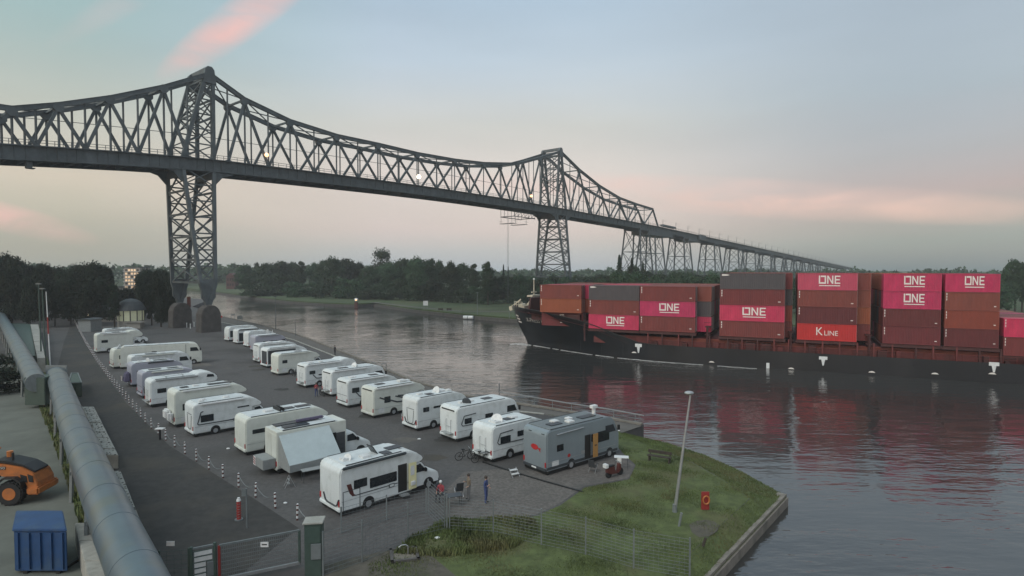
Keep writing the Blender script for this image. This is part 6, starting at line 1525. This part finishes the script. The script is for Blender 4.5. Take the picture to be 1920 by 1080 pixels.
p = P(965,893); t = thing('entry_steps', 'pale two tread step between the grey coach and its white neighbour', 'steps', p, R(30))
for i in range(2): obj('tread', M().box(-.3,.3,-.2+i*.25,.05+i*.25,.2+i*.22,.24+i*.22), MT['hatch'], t, local=True)
for s_ in (-.3,.3): obj('leg', M().beam((s_,-.25,0),(s_,.35,.55),.04), MT['alu'], t, local=True)
bike(P(872,862), R(20), 'dark bicycle parked behind the white motorhome next to the coach', lean=.1)
bike(P(902,866), R(25), 'second dark bicycle leaning against the motorhome rear', lean=.15)
bike(P(706,770)+Vector((-1.5,.6,0)), R(-53), 'bicycle hanging on the tail of the zigzag motorhome', z=GZ+.75, lean=.05)
bike(P(552,716)+Vector((.2,.2,0)), R(-53), 'dark bicycle on the rack of the domed white motorhome', z=GZ+.8, lean=.05); bike(P(552,716)+Vector((-.1,.0,0)), R(-53), 'outer bicycle on the rack of the domed white motorhome', z=GZ+.8, lean=.05, frame='dgrey')
bike(P(275,752)+Vector((-.2,.0,0)), R(-53), 'dark bicycle on the rack of the alcove motorhome in the left row', z=GZ+.8, lean=.05); bike(P(604,742), R(-50), 'bicycle beside the person in red', lean=.05)
# three-wheeled scooter beside the coach
p = P(1152,893); t = thing('mobility_scooter', 'dark red and white motor scooter beside the front of the grey coach', 'scooter', p, R(35))
for x in (-.6,.6): obj('wheel', M().cyl((x,-.07,.27),(x,.07,.27),.27,n=16), MT['rubber'], t, local=True)
obj('body', M().prism_y([(-.85,.45),(-.75,.8),(-.1,.82),(0,.42),(.3,.35),(.42,.95),(.52,.95),(.62,.45),(.3,.22),(-.4,.25)], -.16, .16), MT['bordeaux'], t, local=True, bevel=.04); obj('seat', M().box(-.75,-.05,-.15,.15,.82,.92), MT['black'], t, local=True, bevel=.04)
obj('handlebar', M().cyl((.42,-.32,1.05),(.42,.32,1.05),.02,n=6).cyl((.45,0,.9),(.42,0,1.06),.03,n=6), MT['alu'], t, local=True); obj('windshield', M().box(.5,.53,-.2,.2,.9,1.3), MT['hatch'], t, local=True); obj('top_case', M().box(-1.05,-.75,-.2,.2,.8,1.1), MT['hatch'], t, local=True, bevel=.04)
# park bench on the meadow
p = P(1236,866); t = thing('park_bench', 'long low wooden bench on the meadow by the water', 'bench', p, R(-28))
obj('seat', M().box(-.95,.95,-.2,.2,.42,.48), MT['trunk'], t, local=True); obj('backrest', M().box(-.95,.95,.2,.25,.6,.85), MT['trunk'], t, local=True)
for s_ in (-.8,.8): obj('leg', M().box(s_-.05,s_+.05,-.18,.24,0,.42), MT['trunk'], t, local=True); obj('leg', M().box(s_-.04,s_+.04,.25,.3,0,.8), MT['trunk'], t, local=True)
p = P(758,1042); t = thing('water_tap', 'water tap with swan neck on a square stone basin beside the fence', 'tap', p, R(15))
for a_ in range(4):
    obj('kerb_stone', M().box(-.75,.75,-.75,-.6,0,.14), MT['pierstone'], t, local=True).rotation_euler = (0,0,math.pi/2*a_)
obj('basin', M().box(-.59,.59,-.59,.59,0,.06), MT['stone'], t, local=True); obj('pipe', M().tube([(.2,0,0),(.2,0,.5),(.08,0,.6),(-.15,0,.6),(-.3,0,.5)],.03,6), MT['alu'], t, local=True)
# litter and pale stones on the tarmac
for i, (x, y) in enumerate(((694,768),(770,797),(786,824),(730,777),(535,944),(820,1010),(795,1004),(1160,808),(428,842))):
    p = P(x,y); s_ = .08+.02*(i%3); o = obj('pale_stone', M().ball((p.x,p.y,p.z+s_*.4), s_*1.4, s_, s_*.6, 8, 5), MT['whitep'], label='small pale stone or scrap lying on the ground', category='stone', group='pale scraps on the ground')

# ================================================================== people
def person(loc, rz, label, shirt, trousers, pose='stand', hair='hair', s=1.0, skirt=False):
    t = thing('person', label, 'person', loc, rz); t.scale = (s,s,s)
    J = {}
    if pose == 'stand':
        J = dict(pel=(0,0,.95), wst=(0,0,1.1), chs=(0,.0,1.35), nck=(0,0,1.5), hd0=(0,-.01,1.56), hd=(0,-.03,1.66), hdt=(0,-.02,1.74),
            lh=(.1,0,.9), lk=(.12,-.02,.5), la=(.13,.02,.1), lt=(.14,-.15,.04), rh=(-.1,0,.9), rk=(-.12,-.03,.5), ra=(-.14,.0,.1), rt=(-.16,-.16,.04),
            ls=(.19,0,1.42), le=(.26,.0,1.14), lw=(.2,-.16,.98), lf=(.16,-.24,.95), rs=(-.19,0,1.42), re=(-.27,.02,1.14), rw=(-.17,-.22,1.2), rf=(-.12,-.28,1.25))
    elif pose == 'sit':
        J = dict(pel=(0,.1,.5), wst=(0,.1,.66), chs=(0,.06,.9), nck=(0,.04,1.06), hd0=(0,.02,1.12), hd=(0,0,1.22), hdt=(0,.0,1.3),
            lh=(.1,.05,.48), lk=(.14,-.4,.52), la=(.14,-.42,.1), lt=(.15,-.56,.04), rh=(-.1,.05,.48), rk=(-.14,-.38,.52), ra=(-.16,-.36,.1), rt=(-.17,-.5,.04),
            ls=(.19,.06,.97), le=(.25,-.02,.72), lw=(.16,-.24,.64), lf=(.13,-.32,.62), rs=(-.19,.06,.97), re=(-.25,-.02,.72), rw=(-.16,-.24,.64), rf=(-.13,-.32,.62))
    Rr = dict(pel=.14,wst=.125,chs=.155,nck=.06,hd0=.07,hd=.095,hdt=.075,lh=.10,lk=.065,la=.045,lt=.04,rh=.10,rk=.065,ra=.045,rt=.04,ls=.065,le=.045,lw=.033,lf=.035,rs=.065,re=.045,rw=.033,rf=.035)
    E = [('pel','wst'),('wst','chs'),('chs','nck'),('nck','hd0'),('hd0','hd'),('hd','hdt'),('pel','lh'),('lh','lk'),('lk','la'),('la','lt'),('pel','rh'),('rh','rk'),('rk','ra'),('ra','rt'),('chs','ls'),('ls','le'),('le','lw'),('lw','lf'),('chs','rs'),('rs','re'),('re','rw'),('rw','rf')]
    keys = list(J)
    # clothes and skin of one continuous mesh, coloured by where the faces lie
    me = bpy.data.meshes.new('figure'); me.from_pydata([J[k] for k in keys], [(keys.index(a), keys.index(b)) for a, b in E], [])
    o = bpy.data.objects.new('figure', me); sc.collection.objects.link(o)
    sk = o.modifiers.new('skin', 'SKIN'); ss = o.modifiers.new('sub', 'SUBSURF'); ss.levels = ss.render_levels = 1
    for i, k in enumerate(keys): me.skin_vertices[0].data[i].radius = (Rr[k], Rr[k]*.85)
    me.skin_vertices[0].data[0].use_root = True
    bpy.context.view_layer.update(); m2 = bpy.data.meshes.new_from_object(o.evaluated_get(bpy.context.evaluated_depsgraph_get()))
    bpy.data.objects.remove(o)
    for m_ in (shirt, trousers, MT['skin'], MT['black']): m2.materials.append(m_)
    zh = J['nck'][2]+.02; zw = J['wst'][2]-.06
    for f in m2.polygons:
        c = f.center; f.use_smooth = True
        near = lambda k, r: (Vector(J[k])-c).length < r
        if c.z > zh or near('lf',.09) or near('rf',.09) or near('lw',.06) or near('rw',.06): f.material_index = 2
        elif c.z < .09 or near('la',.09) and c.z < .12: f.material_index = 3
        elif pose == 'stand' and c.z < zw: f.material_index = 1
        elif pose == 'sit' and (c.z < .58 or c.y < -.1 and c.z < .62): f.material_index = 1
        else: f.material_index = 0
    b_ = bpy.data.objects.new('body', m2); sc.collection.objects.link(b_); b_.parent = t
    h_ = J['hd']; obj('hair', M().ball((h_[0], h_[1]+.025, h_[2]+.03), .105, .115, .115, 12, 7), MT[hair], t, local=True)
    obj('nose', M().ball((h_[0], h_[1]-.115, h_[2]-.01), .02, .03, .025, 6, 4), MT['skin'], t, local=True)
    for sg in (-1,1): obj('hand', M().ball(tuple(Vector(J['lf' if sg > 0 else 'rf'])), .045, .06, .04, 8, 5), MT['skin'], t, local=True)
    return t
person(P(879,937), R(-60), 'person in a tan jacket and dark trousers standing left of the other one', MT['cloth_tan'], MT['cloth_grey'], s=1.0)
person(P(911,943), R(70), 'person in blue patterned clothes standing right of the tan jacket one', MT['cloth_blue'], MT['cloth_blue'], s=1.02)
person(P(628,666), R(150), 'person in dark clothes walking on the quay promenade', MT['cloth_dark'], MT['cloth_dark'], s=1.0)
person(P(826,938), R(-20), 'person in a dark red jacket sitting by the front of the nearest motorhome', MT['cloth_red'], MT['cloth_dark'], 'sit', 'hatch')
person(P(593,744), R(40), 'person in a red top bending beside the parked bicycle', MT['cloth_red'], MT['cloth_blue'], s=.98)

# ================================================================== far woods and haze
rnd_ = np.random.default_rng(5); n_ = 26000
az_ = rnd_.uniform(-50, 50, n_); dd = rnd_.uniform(620, 760, n_)
hh = np.where(az_ < -8, 15, 10.5) + 1.2*np.sin(az_*.9) + 1.0*np.sin(az_*2.7+1) + .8*np.sin(az_*6.1)
zz2 = 5 + rnd_.uniform(0, 1, n_)**.7 * hh + rnd_.normal(0, .8, n_) - np.clip((dd-640)/60,0,1)*1.0
pts_ = np.stack([dd*np.sin(np.radians(az_)), dd*np.cos(np.radians(az_)), zz2], 1)
me = card_mesh('distant_wood', pts_, np.tile(np.array([[0,-.6,.5]]), (n_,1)), 1.9, 3, 1.0); me.materials.append(MT['leaf'])
obj('distant_wood', me, kind='stuff', label='distant line of woods closing the horizon', category='woods')
hz = M().box(-1000,1000,-30,1000,-5,84).mesh('haze')
hm_ = bpy.data.materials.new('haze'); hm_.use_nodes = True; t_ = hm_.node_tree; t_.nodes.clear()
pv = t_.nodes.new('ShaderNodeVolumePrincipled'); pv.inputs['Density'].default_value = .0003; pv.inputs['Color'].default_value = (.97,.985,1,1)
ou = t_.nodes.new('ShaderNodeOutputMaterial'); t_.links.new(pv.outputs[0], ou.inputs['Volume']); hz.materials.append(hm_)
obj('haze', hz, kind='stuff')

q_ = [P(x, y, GZ+.03) for x, y in ((905,866),(960,884),(1020,902),(1092,922))]
km = M()
for a, b in zip(q_, q_[1:]): km.beam(a, b, .14, .08)
obj('kerb', km, MT['black'], kind='structure')
orn = random.Random(31)
for i in range(26):
    x, y = orn.uniform(420, 900), orn.uniform(660, 930)
    if y < 640+(x-420)*.35 or y > 1100-(x-300)*.2: pass
    p = P(x, y); n_ = 11; r_ = orn.uniform(.25, .9); pts_ = [(p.x+r_*(1+.35*orn.uniform(-1,1))*math.cos(2*math.pi*k/n_)*1.3, p.y+r_*(1+.35*orn.uniform(-1,1))*math.sin(2*math.pi*k/n_)) for k in range(n_)]
    flat('stain', pts_, GZ+.004+.0005*i, MT['asphalt2'] if i % 4 else MT['promenade'])
